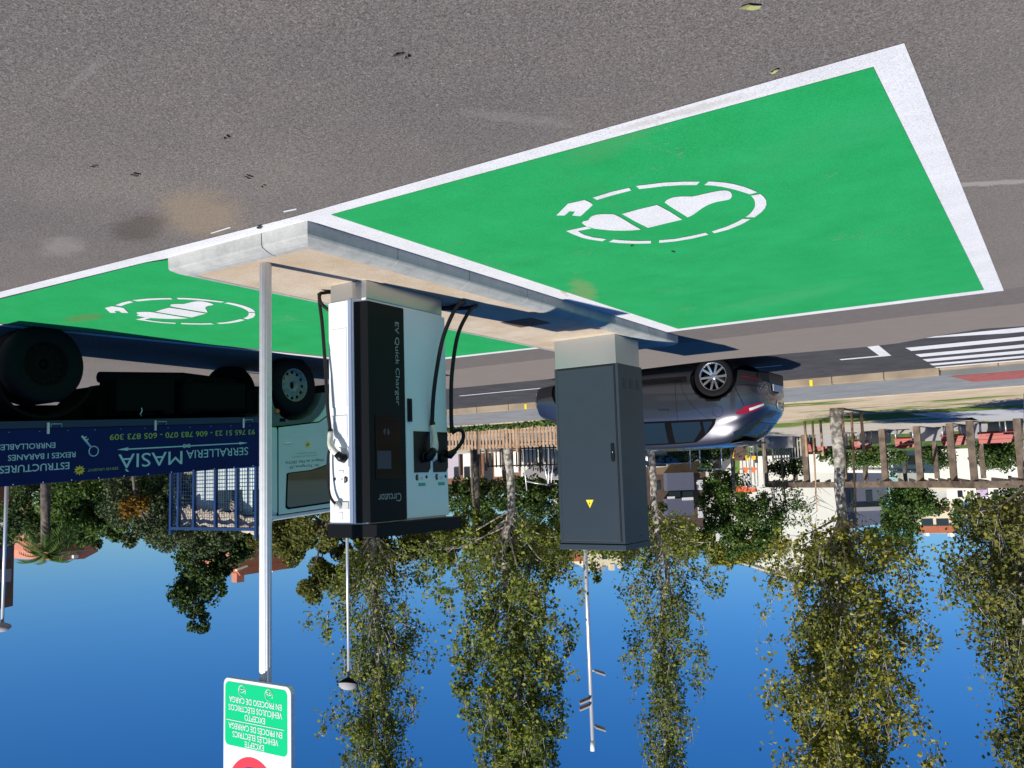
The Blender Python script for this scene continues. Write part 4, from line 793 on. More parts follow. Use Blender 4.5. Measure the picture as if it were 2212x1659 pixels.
# ================================================================ BACKGROUND STRUCTURES
ZP = -0.04
class Wall:      # a vertical wall plane through two points on the ground
    def __init__(s, xa, da, xb, db):
        s.A = Vector(at(xa, 1000, da)); s.B = Vector(at(xb, 1000, db)); d = (s.B - s.A); d.z = 0; s.d = d.normalized(); n = Vector((-s.d.y, s.d.x, 0))
        s.n = n if n.dot(Vector((-s.A.x, -s.A.y, 0))) > 0 else -n       # faces the car park
    def pt(s, x, y, off=0.0):
        d = Vector([float(v) for v in ray(x, y)]); o = Vector((0, 0, CH)); P0 = s.A + s.n * off; t = (P0 - o).dot(s.n) / d.dot(s.n); return o + d * t
    def poly(s, pts, off, depth, ground=False):
        P = [s.pt(x, y, off) for x, y in pts]
        if ground:
            for p in P:
                if p.z < 1.0: p.z = ZP
        return MB().prism(P, -s.n * depth)
    def rect(s, x0, x1, y0, y1, off, depth, ground=False):
        a, b = s.pt((x0), y0, off), s.pt(x1, y1, off); z0, z1 = a.z, b.z
        if ground: z0 = ZP
        return MB().prism([(a.x, a.y, z0), (b.x, b.y, z0), (b.x, b.y, z1), (a.x, a.y, z1)], -s.n * depth)
def house(name, label, cat, w_, wallp, m, depth, parts):
    c = w_.pt(wallp[0][0], 1000); t = thing(name, label, cat, (c.x, c.y, ZP))
    build(w_.poly(wallp, 0, depth, True), 'wall', m, t)
    for nm, kind, args, mm in parts:
        if kind == 'r': x0, x1, y0, y1, off, dp = args; build(w_.rect(x0, x1, y0, y1, off, dp), nm, mm, t)
        else: pts, off, dp = args; build(w_.poly(pts, off, dp), nm, mm, t)
    return t
house('white_building', 'big blank white gabled building with a stepped roofline behind the pale-trunked tree', 'building', Wall(1560, 64, 1815, 67),
      [(1560, 980), (1560, 1188), (1608, 1207), (1604, 1217), (1700, 1249), (1818, 1262), (1822, 980)], M['render_white'], 14,
      [('parapet', 'p', ([(1600, 1214), (1604, 1219), (1700, 1251), (1818, 1264), (1818, 1261), (1700, 1247)], .12, .5), M['render_cream']), ('downpipe', 'r', (1671, 1674, 1045, 1180, .1, .1), M['render_grey'])])
house('brown_house', 'shaded brown house with dark balconies and a white window, seen over the car roof', 'house', Wall(1395, 58, 1522, 60),  # tree shade over the house is put into its dark wall colours
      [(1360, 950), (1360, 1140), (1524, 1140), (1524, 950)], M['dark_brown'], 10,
      [('ground_floor_band', 'r', (1400, 1515, 984, 1022, .06, .05), M['tan']), ('balcony', 'r', (1440, 1500, 1022, 1058, .5, .5), M['slate']), ('balcony', 'r', (1440, 1500, 1078, 1112, .5, .5), M['slate']),
       ('window', 'r', (1444, 1470, 1062, 1074, .05, .1), M['window']), ('window', 'r', (1474, 1497, 1062, 1074, .05, .1), M['window']), ('window', 'r', (1418, 1427, 1040, 1058, .05, .1), M['window']), ('window', 'r', (1505, 1519, 1037, 1058, .08, .1), M['shutter']), ('window', 'r', (1508, 1521, 1092, 1118, .08, .1), M['shutter']), ('railing', 'r', (1442, 1458, 1073, 1077, .56, .05), M['shutter']), ('railing', 'r', (1474, 1498, 1075, 1080, .56, .05), M['shutter'])])
house('grey_house', 'shaded slate grey house just right of the pale-trunked tree in the upper park edge', 'house', Wall(1815, 70, 1915, 72),  # the wall's shade is put into its dark slate colour
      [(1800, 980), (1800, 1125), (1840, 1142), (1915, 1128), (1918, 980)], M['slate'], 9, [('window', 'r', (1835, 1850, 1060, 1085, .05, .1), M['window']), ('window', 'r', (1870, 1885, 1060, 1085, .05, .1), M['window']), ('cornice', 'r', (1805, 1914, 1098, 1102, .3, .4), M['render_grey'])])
house('garden_wall', 'long low white wall with a grey coping behind the timber pergola', 'wall', Wall(1600, 60, 2300, 59.5),
      [(1610, 950), (1610, 1016), (1790, 1021), (2000, 1022), (2330, 1032), (2330, 950)], M['render_white'], .4,
      [('coping', 'p', ([(1840, 1012), (1840, 1016), (1998, 1017), (1998, 1013)], .08, .5), M['render_grey']), ('doorway', 'r', (1960, 1984, 984, 1003, .02, .1), M['window']), ('slot', 'r', (1770, 1772, 978, 990, .02, .1), M['render_grey']), ('slot', 'r', (1863, 1865, 976, 990, .02, .1), M['render_grey'])])
house('white_villa', 'white villa with a row of small windows above the pergola beam', 'house', Wall(1960, 80, 2230, 82),
      [(1985, 980), (1985, 1052), (2045, 1056), (2045, 1082), (2230, 1086), (2230, 980)], M['render_white'], 9,
      [('window', 'r', (2068, 2080, 1060, 1074, .05, .1), M['window']), ('window', 'r', (2096, 2104, 1060, 1074, .05, .1), M['window']), ('window', 'r', (2146, 2158, 1058, 1076, .05, .1), M['window']), ('awning', 'r', (2110, 2134, 1058, 1074, .3, .3), mat('lilac_awning', (.55, .42, .62), .7)), ('eave', 'r', (1990, 2170, 1050, 1054, .3, .4), M['render_cream'])])
house('terracotta_block', 'cream apartment block with a terracotta top band and small chimneys', 'building', Wall(1975, 100, 2070, 101),
      [(1984, 980), (1984, 1152), (2064, 1152), (2064, 980)], M['render_cream'], 10,
      [('top_band', 'r', (1982, 2066, 1137, 1151, .15, .3), M['terracotta']), ('window', 'r', (1990, 2016, 1121, 1134, .05, .1), M['window']), ('window', 'r', (2022, 2050, 1121, 1134, .05, .1), M['window']), ('window', 'r', (1990, 2050, 1098, 1104, .05, .1), M['terracotta']), ('chimney', 'r', (2000, 2008, 1151, 1158, .2, 1), M['render_white']), ('chimney', 'r', (2052, 2062, 1151, 1160, .2, 1), M['render_white'])])
house('cream_block', 'distant cream building with a jagged chimney line above the grey cabinet', 'building', Wall(1225, 110, 1350, 112),
      [(1225, 980), (1225, 1205), (1262, 1208), (1264, 1226), (1284, 1226), (1284, 1236), (1294, 1236), (1294, 1226), (1350, 1214), (1350, 980)], M['render_cream'], 8,
      [('roof', 'r', (1222, 1262, 1196, 1212, .3, 1), M['terracotta']), ('chimney', 'r', (1300, 1308, 1224, 1233, .1, 1), M['render_grey']), ('chimney', 'r', (1318, 1328, 1219, 1232, .1, 1), M['render_cream']), ('chimney', 'r', (1338, 1346, 1214, 1228, .1, 1), M['render_cream']), ('window', 'r', (1300, 1312, 1196, 1208, .05, .1), M['window'])])
zz = lambda x, y: ((500 + x * .27125) / 1.47559, (1440 + y * .27125) / 1.47559)
house('tiled_roof_house', 'house with a red clay tile roof and chimney rising beyond the sign post', 'house', Wall(480, 86, 640, 90),
      [zz(860, 900), zz(860, 1215), zz(920, 1290), zz(960, 1420), zz(1540, 1370), zz(1600, 900)], M['salmon'], 8,
      [('roof', 'p', ([zz(940, 1390), zz(985, 1455), zz(1200, 1422), zz(1560, 1372), zz(1530, 1292), zz(1065, 1345)], .5, 4), M['terracotta']), ('gable', 'r', (*[zz(860, 0)[0], zz(1050, 0)[0]], zz(0, 1215)[1], zz(0, 1280)[1], .15, .3), M['render_white']), ('fascia', 'p', ([zz(935, 1385), zz(945, 1400), zz(1068, 1350), zz(1066, 1335)], .6, .3), M['render_white']), ('chimney', 'r', (zz(940, 0)[0], zz(1028, 0)[0], zz(0, 1430)[1], zz(0, 1528)[1], .2, 1), M['salmon']), ('chimney', 'r', (zz(1360, 0)[0], zz(1400, 0)[0], zz(0, 1370)[1], zz(0, 1410)[1], .2, 1), M['render_white'])])
z7 = lambda x, y: (x * .25316 / 1.47559, (1480 + y * .25316) / 1.47559)
house('salmon_block', 'salmon coloured building with a dark window band rising over the truck bed', 'building', Wall(95, 95, 225, 98),
      [z7(600, 500), z7(600, 1100), z7(700, 1212), z7(1060, 1190), z7(1235, 1098), z7(1235, 500)], M['salmon'], 8,
      [('window_band', 'p', ([z7(690, 1112), z7(1060, 1072), z7(1050, 1022), z7(790, 1025)], .1, .3), M['brick']), ('ledge', 'p', ([z7(640, 1118), z7(650, 1132), z7(1170, 1085), z7(1165, 1068)], .3, .4), M['render_grey']), ('ledge', 'p', ([z7(830, 950), z7(830, 975), z7(1030, 965), z7(1030, 940)], .3, .4), M['render_grey']), ('roof_lamp', 'r', (*[z7(930, 0)[0], z7(985, 0)[0]], z7(0, 1145)[1], z7(0, 1180)[1], .4, .4), M['shutter'])])
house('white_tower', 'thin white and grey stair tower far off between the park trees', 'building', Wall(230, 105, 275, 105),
      [z7(1410, 300), z7(1410, 885), z7(1500, 945), z7(1530, 945), z7(1600, 930), z7(1600, 300)], M['render_grey'], 5, [('white_side', 'r', (z7(1410, 0)[0], z7(1512, 0)[0], z7(0, 750)[1], z7(0, 880)[1], .05, .2), M['render_white'])])  # white slab over part of the grey front
house('brick_apartments', 'dark brick apartment block cut by the picture edge beside a lamp post', 'building', Wall(-60, 58, 32, 60),
      [(-120, 940), (-120, 1335), (-20, 1320), (28, 1309), (32, 1120), (40, 940)], M['brick'], 10,
      [('balcony', 'r', (-60, 24, 1240, 1256, .6, .7), M['render_grey']), ('balcony', 'r', (-60, 24, 1190, 1206, .6, .7), M['slate']), ('window', 'r', (0, 14, 1262, 1284, .05, .1), M['window']), ('balcony', 'r', (10, 84, 1126, 1138, 1.6, 1.6), M['render_grey'])])
z4 = lambda x, y: ((1400 + x * .18988) / 1.47559, (1300 + y * .18988) / 1.47559)
def r4(x0, x1, y0, y1, off, dp): return (z4(x0, 0)[0], z4(x1, 0)[0], z4(0, y0)[1], z4(0, y1)[1], off, dp)
house('brick_bungalow', 'brown brick bungalow with sunlit white panels behind the picket fences', 'house', Wall(960, 62, 1110, 60),
      [z4(-600, 500), z4(-600, 1440), z4(1360, 1440), z4(1360, 500)], M['brick'], 8,
      [('white_panel', 'r', r4(395, 665, 700, 1190, .3, .3), M['render_white']), ('window', 'r', r4(412, 512, 995, 1170, .36, .1), M['window']), ('white_panel', 'r', r4(915, 1055, 700, 1150, .3, .3), M['render_white']), ('white_panel', 'r', r4(1240, 1330, 700, 1080, .3, .3), M['render_white']), ('porch_shade', 'r', r4(740, 905, 700, 1300, .02, .1), M['cab_dark']), ('gutter', 'r', r4(410, 720, 1330, 1372, .6, .3), M['render_white']), ('side_wall', 'r', r4(60, 330, 600, 1180, .5, .3), mat('lavender_wall', (.42, .38, .44), .8)), ('window', 'r', r4(245, 320, 1000, 1170, .56, .1), M['window']), ('door', 'r', r4(560, 670, 1372, 1440, .2, .2), M['terracotta'])])  # dark flat panel carries the shade of the open recess as colour
gw = house('graffiti_wall', 'white block wall scrawled with black graffiti behind the playground fence', 'wall', Wall(1130, 57, 1215, 57),
      [z4(1370, 600), z4(1370, 1160), z4(1500, 1200), z4(2300, 1210), z4(2300, 600)], M['render_white'], .4, [('lower_render', 'p', ([z4(1400, 1110), z4(1500, 1010), z4(1620, 985), z4(2300, 975), z4(2300, 1205), z4(1500, 1198), z4(1420, 1150)], .04, .05), M['render_grey']), ('red_mark', 'p', ([z4(1550, 890), z4(1575, 890), z4(1570, 975)], .03, .04), M['sign_red']), ('red_mark', 'p', ([z4(1785, 890), z4(1812, 890), z4(1800, 960)], .03, .04), M['sign_red'])])
wgr = Wall(1130, 57, 1215, 57); mb = MB(); rng = random.Random(3)
for x0, y0, n in ((1580, 1040, 6), (1600, 950, 5), (1700, 1060, 4), (1890, 1040, 3)):
    for k in range(n):
        a = [(x0 + k * 36 + rng.uniform(-6, 6), y0 + rng.uniform(-35, 35)) for _ in range(4)]; mb.tube([wgr.pt(*z4(*p), .07) for p in a], .035, 4)
build(mb, 'graffiti', M['black_text'], gw)
# --- picket fences
def picket_fence(label, x0, x1, y, h, pitch, wd, post_every, m, phase=0.0, yb=None):
    yb = y if yb is None else yb; t = thing('picket_fence', label, 'fence', (x0, y, ZP)); n = int((x1 - x0) / post_every); L = lambda x: y + (yb - y) * (x - x0) / (x1 - x0)
    for i in range(n + 1):
        px = x0 + i * post_every; py = L(px); mb = MB(); mb.box(px - .045, px + .045, py - .05, py + .05, ZP, ZP + h + .14); build(mb, 'post', m, t)
        if i == n: break
        mb = MB(); k = px + .09 + phase
        while k < px + post_every - .06:
            py = L(k); hh = h + rng.uniform(-.015, .015)
            mb.prism([(k, py - .03, ZP + .1), (k + wd, py - .03, ZP + .1), (k + wd, py - .03, ZP + hh - .03), (k + wd / 2, py - .03, ZP + hh), (k, py - .03, ZP + hh - .03)], (0, .02, 0)); k += pitch
        for z in (ZP + .2, ZP + h - .13): mb.prism([(px, L(px) + .0, z), (px + post_every, L(px + post_every) + .0, z), (px + post_every, L(px + post_every), z + .07), (px, L(px), z + .07)], (0, .03, 0))
        build(mb, 'picket_panel', m, t)
    return t
picket_fence('low sunlit pine picket fence along the pavement beside the playground', 8.6, 23.5, 22.62, .78, .131, .075, 1.49, M['pine_wood'])
v = at(950, 985, 44); v2 = at(1390, 985, 47)
picket_fence('shaded brown picket fence on the far side of the playground', v2[0], v[0], v2[1], 1.22, .15, .08, 2.0, M['old_wood'], yb=v[1])
v = at(1655, 985, 50); v2 = at(1742, 985, 49)
picket_fence('pale grey picket fence panel left of the timber pergola', v2[0], v[0], v2[1], 1.25, .16, .07, 1.9, mat('silvered_wood', (.40, .38, .33), .85), yb=v[1])
mb = MB(); A1, A2, B1, B2 = at(1560, 1000, 54.0), at(2330, 1000, 52.0), at(1560, 1000, 59), at(2330, 1000, 57)
mb.prism([(A1[0], A1[1], ZP), (A2[0], A2[1], ZP), (B2[0], B2[1], .85), (B1[0], B1[1], .85)], (0, 0, -.6)); struct(mb, 'grass_bank', mat('lawn', (.035, .075, .012), .9, col2=(.085, .14, .025), vscale=3, bump=.5, bscale=20))
# --- pergola
pg = thing('pergola', 'long weathered timber pergola with thick square posts in the park', 'pergola', (8, 44, ZP))
posts = [(1653, 50), (1741, 47), (1822, 45.5), (1910, 44), (1986, 42.5), (2058, 41), (2102, 39.5), (2205, 39.5)]
tops = []
for x, d in posts:
    b = at(x, 1000, d); mb = MB(); hw = .135 if x > 1700 else .11
    mb.box(b[0] - hw, b[0] + hw, b[1] - hw, b[1] + hw, ZP, 2.42); build(mb, 'post', M['old_wood'], pg); tops.append((b[0], b[1]))
for x, d in ((1716, 53.5), (1868, 50), (2022, 48), (2122, 46), (2212, 45)):
    b = at(x, 1000, d); mb = MB(); mb.box(b[0] - .11, b[0] + .11, b[1] - .11, b[1] + .11, ZP, 2.42); build(mb, 'post', M['old_wood'], pg)
tops.append((tops[-1][0] - 2.5, tops[-1][1] - .3))
for i in range(len(tops) - 1):
    a, b = tops[i], tops[i + 1]; mb = MB(); mb.obox((a[0], a[1] - .17, 2.56), (b[0], b[1] - .17, 2.56), .1, .28); build(mb, 'beam', M['old_wood'], pg)
    n = max(2, int(math.hypot(b[0] - a[0], b[1] - a[1]) / .62))
    mb = MB()
    for k in range(n):
        f = (k + .5) / n; x, y = a[0] + (b[0] - a[0]) * f, a[1] + (b[1] - a[1]) * f; mb.obox((x - .1, y - .45, 2.44), (x + 1.0, y + 5.4, 2.44), .08, .14)
    build(mb, 'rafter_row', M['old_wood'], pg)
# --- red slatted benches
bench0 = None
BL = ['red slatted bench just left of the pale-trunked tree under the pergola', 'red slatted bench second in the row, just right of the pale-trunked tree', 'red slatted bench in the middle of the row between two pergola posts', 'red slatted bench fourth in the row behind a dark pergola post', 'red slatted bench fifth in the row beside the last pergola posts', 'red slatted bench cut by the picture edge']
for k, (x, d) in enumerate(((1766, 48), (1860, 46.5), (1960, 45), (2063, 43.5), (2146, 42), (2203, 41.5))):
    b = at(x, 1000, d)
    if bench0 is None:
        bench0 = thing('bench', BL[0], 'bench', (b[0], b[1], ZP), 'red benches under the pergola'); bx, by = b[0], b[1]
        mb = MB()
        for q in range(3): mb.box(bx - .5, bx + .5, by - .32 + q * .14, by - .20 + q * .14, ZP + .46, ZP + .49)
        build(mb, 'seat', M['red_seat'], bench0)
        mb = MB()
        for q in range(3): mb.prism([(bx - .5, by + .02 + q * .09, ZP + .40 + q * .17), (bx + .5, by + .02 + q * .09, ZP + .40 + q * .17), (bx + .5, by + .10 + q * .09, ZP + .555 + q * .17), (bx - .5, by + .10 + q * .09, ZP + .555 + q * .17)], (0, .025, 0))
        build(mb, 'backrest', M['red_seat'], bench0)
        for s_ in (-.38, .38):
            mb = MB(); mb.tube([(bx + s_, by - .34, ZP), (bx + s_, by - .3, ZP + .45), (bx + s_, by + .08, ZP + .42), (bx + s_, by + .34, ZP + .92)], .028, 6); mb.tube([(bx + s_, by + .14, ZP + .45), (bx + s_, by + .28, ZP)], .028, 6); build(mb, 'leg', M['galv'], bench0)
    else: dup(bench0, (b[0], b[1], ZP), BL[k])
mb = MB()
pl0 = None
for k, x in enumerate((1688, 1800, 1892, 2010, 2118, 2185)):
    b = at(x, 1000, 49 - k * 1.3); mb = MB(); mb.box(b[0] - .75, b[0] + .75, b[1] - .25, b[1] + .25, ZP, ZP + .62)
    o = build(mb, 'planter', M['render_grey'], bevel=.02, origin=(b[0], b[1], ZP))
    tag(o, ['white block planter left of the pale-trunked tree', 'white block planter hidden partly by the pale-trunked tree', 'white block planter between the second bench and a pergola post', 'white block planter in the middle of the pergola', 'white block planter near the last pergola posts', 'white block planter closest to the picture edge'][k], 'planter', 'white planters under the pergola')
# --- playground climbing frame
dP = 40; A_ = lambda x, y, d=dP: at(x, y, d)
cf = thing('playground_climber', 'playground climbing frame with an orange roof, yellow panels and curved steel ladders', 'playground', (*A_(1600, 1000)[:2], ZP))
for x in (1582, 1634):
    b = A_(x, 1000); mb = MB(); mb.box(b[0] - .06, b[0] + .06, b[1] - .06, b[1] + .06, ZP, A_(x, 1060)[2] if x < 1600 else A_(x, 1000)[2]); build(mb, 'post', M['play_post'], cf)
mb = MB(); r = [A_(1585, 1063), A_(1634, 1063), A_(1628, 1050), A_(1594, 1050)]; mb.prism(r, (.2, .9, 0)); build(mb, 'roof', M['play_orange'], cf)
for k, x in enumerate((1604, 1612, 1618, 1628)):
    b = A_(x, 1000); top = A_(x, 1040)[2]; mb = MB(); c1_ = Vector((b[0], b[1], 0)); e = Vector((-.20 if k < 3 else -.25, .05, 0))
    mb.tube([c1_ + Vector((0, 0, ZP)), c1_ + Vector((0, 0, top)), c1_ + e * .4 + Vector((0, 0, top + .22)), c1_ + e + Vector((0, 0, top + .3)), c1_ + e * 1.6 + Vector((0, 0, top + .2)), c1_ + e * 1.9 + Vector((0, 0, ZP))], .022, 6); build(mb, 'ladder_tube', M['galv'], cf)
mb = MB()
for y in (965, 976, 988): mb.tube([A_(1612, y), A_(1638, y)], .02, 6)
build(mb, 'rung', M['galv'], cf)
mb = MB(); mb.tube([A_(1513, 1013, 41), A_(1636, 1013, 41)], .03, 6); build(mb, 'crossbar', M['galv'], cf)
for x in (1492, 1513, 1560):
    mb = MB(); b = A_(x, 1013, 41); mb.tube([(b[0], b[1], ZP), b], .03, 6); build(mb, 'upright', M['galv'], cf)
for nm, pts, m_ in (('panel', [(1586, 995), (1586, 962), (1612, 962), (1612, 995)], 'dark_brown'), ('slide', [(1582, 990), (1586, 990), (1590, 978), (1606, 975), (1606, 970), (1586, 970)], 'play_yellow'), ('yellow_guard', [(1604, 984), (1606, 994), (1618, 994), (1619, 984)], 'play_yellow'), ('yellow_guard', [(1622, 985), (1624, 993), (1632, 993), (1633, 985)], 'play_yellow'),
                    ('orange_guard', [(1605, 1009), (1606, 1021), (1614, 1022), (1617, 1010)], 'play_orange'), ('orange_guard', [(1623, 1009), (1624, 1020), (1630, 1022), (1635, 1010)], 'play_orange'), ('green_panel', [(1588, 992), (1588, 1022), (1598, 1022), (1598, 992)], 'play_green')):
    mb = MB(); mb.prism([A_(x, y, 39.8) for x, y in pts], (.02, .05, 0)); build(mb, nm, M[m_], cf)
b = A_(1480, 1000, 44); mb = MB(); sw = thing('swing_set', 'steel tube swing frame behind the far picket fence', 'swing', (*A_(1180, 1000, 50)[:2], ZP))
for nm, p, q_ in (('leg', (1168, 990), (1185, 1050)), ('leg', (1186, 990), (1185, 1050)), ('leg', (1130, 1010), (1138, 1060)), ('leg', (1200, 1000), (1190, 1048))):
    mb = MB(); mb.tube([A_(*p, 50)[:2] + (ZP,), A_(*q_, 50)], .04, 6); build(mb, nm, M['galv'], sw)
mb = MB(); mb.tube([A_(1138, 1040, 50), A_(1188, 1049, 50)], .04, 6); build(mb, 'top_bar', M['galv'], sw)
# --- parked vehicles deep in the background
bc = at(1448, 985, 52); c2 = dup(car, (bc[0], bc[1], -0.25), 'small dark car parked far behind the playground, left of the steel crossbar', 0.5)
tag(c2, cat='car')
bc = at(1418, 985, 56); c3 = dup(car, (bc[0], bc[1], -0.1), 'white car parked far off behind the slim pale tree trunk', 1.2)
for ch_ in c3.children:
    if ch_.name.startswith('body'): me = ch_.data.copy(); ch_.data = me; me.materials.clear(); me.materials.append(M['van_white'])
# --- lamps
def lamp(name, label, x, y, d, r0, r1, group=None):
    t0 = at(x, y, d); t = thing(name, label, 'street lamp', (t0[0], t0[1], ZP), group)
    mb = MB(); mb.tube([(t0[0], t0[1], ZP), (t0[0], t0[1], t0[2])], [r0, r1], 12); build(mb, 'pole', M['galv'], t); return t, Vector(t0)
t, p = lamp('street_lamp', 'slim grey lamp post with a tilted dome head behind the charger', 753, 1464, 24, .05, .035)
mb = MB(); ax = Vector((-.15, -.35, 1)).normalized(); mb.lathe([(0, -.02), (.06, 0), (.22, .10), (.25, .16), (0, .16)], p, ax, 20); build(mb, 'shade', M['truck_dark'], t)
mb = MB(); mb.lathe([(.25, .16), (.22, .24), (.12, .30), (0, .32)], p, ax, 20); build(mb, 'dome', M['render_grey'], t)
t, p = lamp('street_lamp', 'slim grey lamp post with a round head at the picture edge over the truck', 5, 1345, 24, .05, .035)
mb = MB(); mb.lathe([(0, -.02), (.05, 0), (.18, .06), (.2, .12), (.1, .2), (0, .22)], p, (0, 0, 1), 18); build(mb, 'shade', M['render_grey'], t)
t, p = lamp('floodlight_mast', 'tall steel mast carrying four floodlights above the grey cabinet', 1280, 1600, 32, .10, .065); t['category'] = 'floodlight mast'
top = Vector(at(1280, 1622, 32)); mb = MB(); mb.tube([p, top], .08, 12); build(mb, 'top_sleeve', M['shutter'], t)
side = Vector((CR[0][0], CR[1][0], 0)).normalized()
for (x, y, sg_) in ((1279, 1448, 1), (1279, 1508, -1), (1279, 1522, -1), (1280, 1568, 1)):
    c = Vector(at(x, y, 32)); dv = side * sg_; fwd = Vector((-dv.y, dv.x, 0)); mb = MB()
    a = c + dv * .10; b_ = c + dv * .46
    mb.prism([a - fwd * .16, a + fwd * .16, b_ + fwd * .16 + Vector((0, 0, .13)), b_ - fwd * .16 + Vector((0, 0, .13))], (0, 0, .06)); fl = build(mb, 'floodlight', M['render_grey'], t)
    mb = MB(); mb.prism([a - fwd * .15, a + fwd * .15, b_ + fwd * .15 + Vector((0, 0, .13)), b_ - fwd * .15 + Vector((0, 0, .13))], (0, 0, -.02)); build(mb, 'lens', M['window'], fl)
    mb = MB(); mb.tube([c, a + Vector((0, 0, .03))], .025, 6); build(mb, 'bracket', M['galv'], fl)
# ================================================================ TREES
def leaves_obj(name, C_, sig, n, size, m, parent, seed, flat=1.0, origin=None):
    rg = np.random.default_rng(seed); C_ = np.array(C_, float); idx = rg.integers(0, len(C_), n)
    sg_ = sig if np.isscalar(sig) else np.array(sig)[idx][:, None]
    gg = rg.normal(size=(n, 3)); gl = np.linalg.norm(gg, axis=1)[:, None]; gg *= np.minimum(1, 1.7 / gl); c = C_[idx] + gg * sg_ * np.array([1, 1, flat]); c[:, 2] = np.maximum(c[:, 2], ZP + .02)
    nrm = rg.normal(size=(n, 3)) + np.array([0, -.25, .55]); nrm /= np.linalg.norm(nrm, axis=1)[:, None]
    t = np.cross(nrm, rg.normal(size=(n, 3))); t /= np.linalg.norm(t, axis=1)[:, None]; b = np.cross(nrm, t)
    s = (size * rg.uniform(.6, 1.25, n))[:, None] / 2
    fold = nrm * s * .25
    V = np.stack([c - t * s, c + b * s * .75 + fold, c + t * s, c - b * s * .75 + fold], 1).reshape(-1, 3)
    off = np.array(wloc(parent)) if parent else np.array(origin); V = V - off
    me = bpy.data.meshes.new(name); me.vertices.add(4 * n); me.vertices.foreach_set('co', V.astype(np.float32).ravel())
    me.loops.add(4 * n); me.loops.foreach_set('vertex_index', np.arange(4 * n, dtype=np.int32)); me.polygons.add(n)
    me.polygons.foreach_set('loop_start', np.arange(0, 4 * n, 4, dtype=np.int32)); me.polygons.foreach_set('loop_total', np.full(n, 4, dtype=np.int32)); me.update(calc_edges=True)
    o = link(name, me, m, parent)
    if not parent: o.location = off
    return o
def column_tree(label, d, base, prof, n, size, lm, bm, r0, seed, nb=70, zfirst=None, group=None, clump=.23, steep=1.15):
    rg = random.Random(seed); b = at(base[0], base[1], d); P = []
    for (y, xl, xr) in prof:
        a, c = at(xl, y, d), at(xr, y, d); P.append((a[2] / 2 + c[2] / 2, Vector(((a[0] + c[0]) / 2, (a[1] + c[1]) / 2, 0)), math.hypot(a[0] - c[0], a[1] - c[1]) / 2))
    zs = [p[0] for p in P]; f = lambda z, k: float(np.interp(z, zs, [p[2] if k == 2 else p[1][k] for p in P]))
    base_ = Vector((b[0], b[1], ZP)); t = thing('tree', label, 'tree', base_, group); z0, z1 = zs[0], zs[-1]
    ctr = lambda z: Vector((b[0] + (f(z, 0) - b[0]) * min(1, max(0, z / z0)) * .75, b[1] + (f(z, 1) - b[1]) * min(1, max(0, z / z0)) * .75, z))
    pts = []; rad = []; nz = 22
    for i in range(nz + 1):
        z = ZP + (z1 - .3 - ZP) * i / nz; q_ = ctr(z); wob = .05 if i else 0; pts.append((q_.x + rg.uniform(-wob, wob), q_.y + rg.uniform(-wob, wob), z)); rad.append(r0 * (1 - .86 * (i / nz)) * (1.18 if i == 0 else 1))
    mb = MB(); mb.tube(pts, rad, 14); build(mb, 'trunk', bm, t)
    C_ = []; S_ = []; mb = MB(); mb2 = MB(); ga = rg.uniform(0, 6)
    for k in range(nb):
        z = (z0 - .5) + (z1 - z0 - .2) * (k / nb) ** 1.3; ga += 2.4 + rg.uniform(-.4, .4); c0 = ctr(max(z, .5)); 
        zt = z + rg.uniform(.35, 1.0) * steep * max(.6, f(z, 2) * .75); R = f(zt, 2) * rg.choice([.55, .8, .95, 1.0, 1.08]); cc = ctr(zt); cc = Vector((f(zt, 0), f(zt, 1), zt))
        e = cc + Vector((math.cos(ga) * R, math.sin(ga) * R, 0)); m1 = c0.lerp(e, .5) + Vector((0, 0, .12 * R)); br = [c0, c0.lerp(m1, .5), m1, m1.lerp(e, .55) + Vector((rg.uniform(-.1, .1), rg.uniform(-.1, .1), .05)), e]
        rr = r0 * .22 * (1 - .5 * k / nb); mb.tube(br, [rr, rr * .8, rr * .6, rr * .4, rr * .15], 5, False)
        for q_ in range(rg.randint(3, 5)):
            u = rg.uniform(.28, 1.0); p0 = br[min(4, int(u * 4))].lerp(br[min(4, int(u * 4) + 1)] if int(u * 4) < 4 else br[4], u * 4 - int(u * 4)); tw = p0 + Vector((rg.uniform(-.6, .6), rg.uniform(-.6, .6), rg.uniform(-.25, .6))) * min(1, .35 + R * .35)
            mb.tube([p0, p0.lerp(tw, .5) + Vector((0, 0, .04)), tw], [rr * .36, rr * .28, rr * .1], 4, False)
            for _q in range(3):
                a2 = rg.uniform(0, 6.28); l2 = rg.uniform(.45, 1.0); e2 = tw + Vector((math.cos(a2) * l2 * .22, math.sin(a2) * l2 * .22, l2 * .9)) ; mb2.tube([tw, tw.lerp(e2, .5) + Vector((0, 0, .03)), e2], [.011, .008, .004], 3, False)
                if rg.random() < .6: C_.append(tw.lerp(e2, rg.uniform(.4, 1))); S_.append(clump * rg.uniform(.4, .8))
            C_.append(tw); S_.append(clump * rg.choice([.5, .7, .9, 1.5]))
            if rg.random() < .55: C_.append(p0.lerp(tw, .4)); S_.append(clump * rg.uniform(.5, 1))
        C_.append(e); S_.append(clump)
    # fine bare twigs hugging the trunk
    for k in range(int(nb * 1.6)):
        z = rg.uniform(z0 * .62, z1 - .8); c0 = ctr(z); a = rg.uniform(0, 6.28); l = rg.uniform(.5, 1.3); mb.tube([c0, c0 + Vector((math.cos(a) * l * .25, math.sin(a) * l * .25, l * .5)), c0 + Vector((math.cos(a) * l * .35, math.sin(a) * l * .35, l))], [r0 * .09, r0 * .07, r0 * .03], 4, False)
    build(mb, 'branches', bm, t); build(mb2, 'twigs', M['bark'], t); leaves_obj('crown', C_, S_, n, size, lm, t, seed); return t
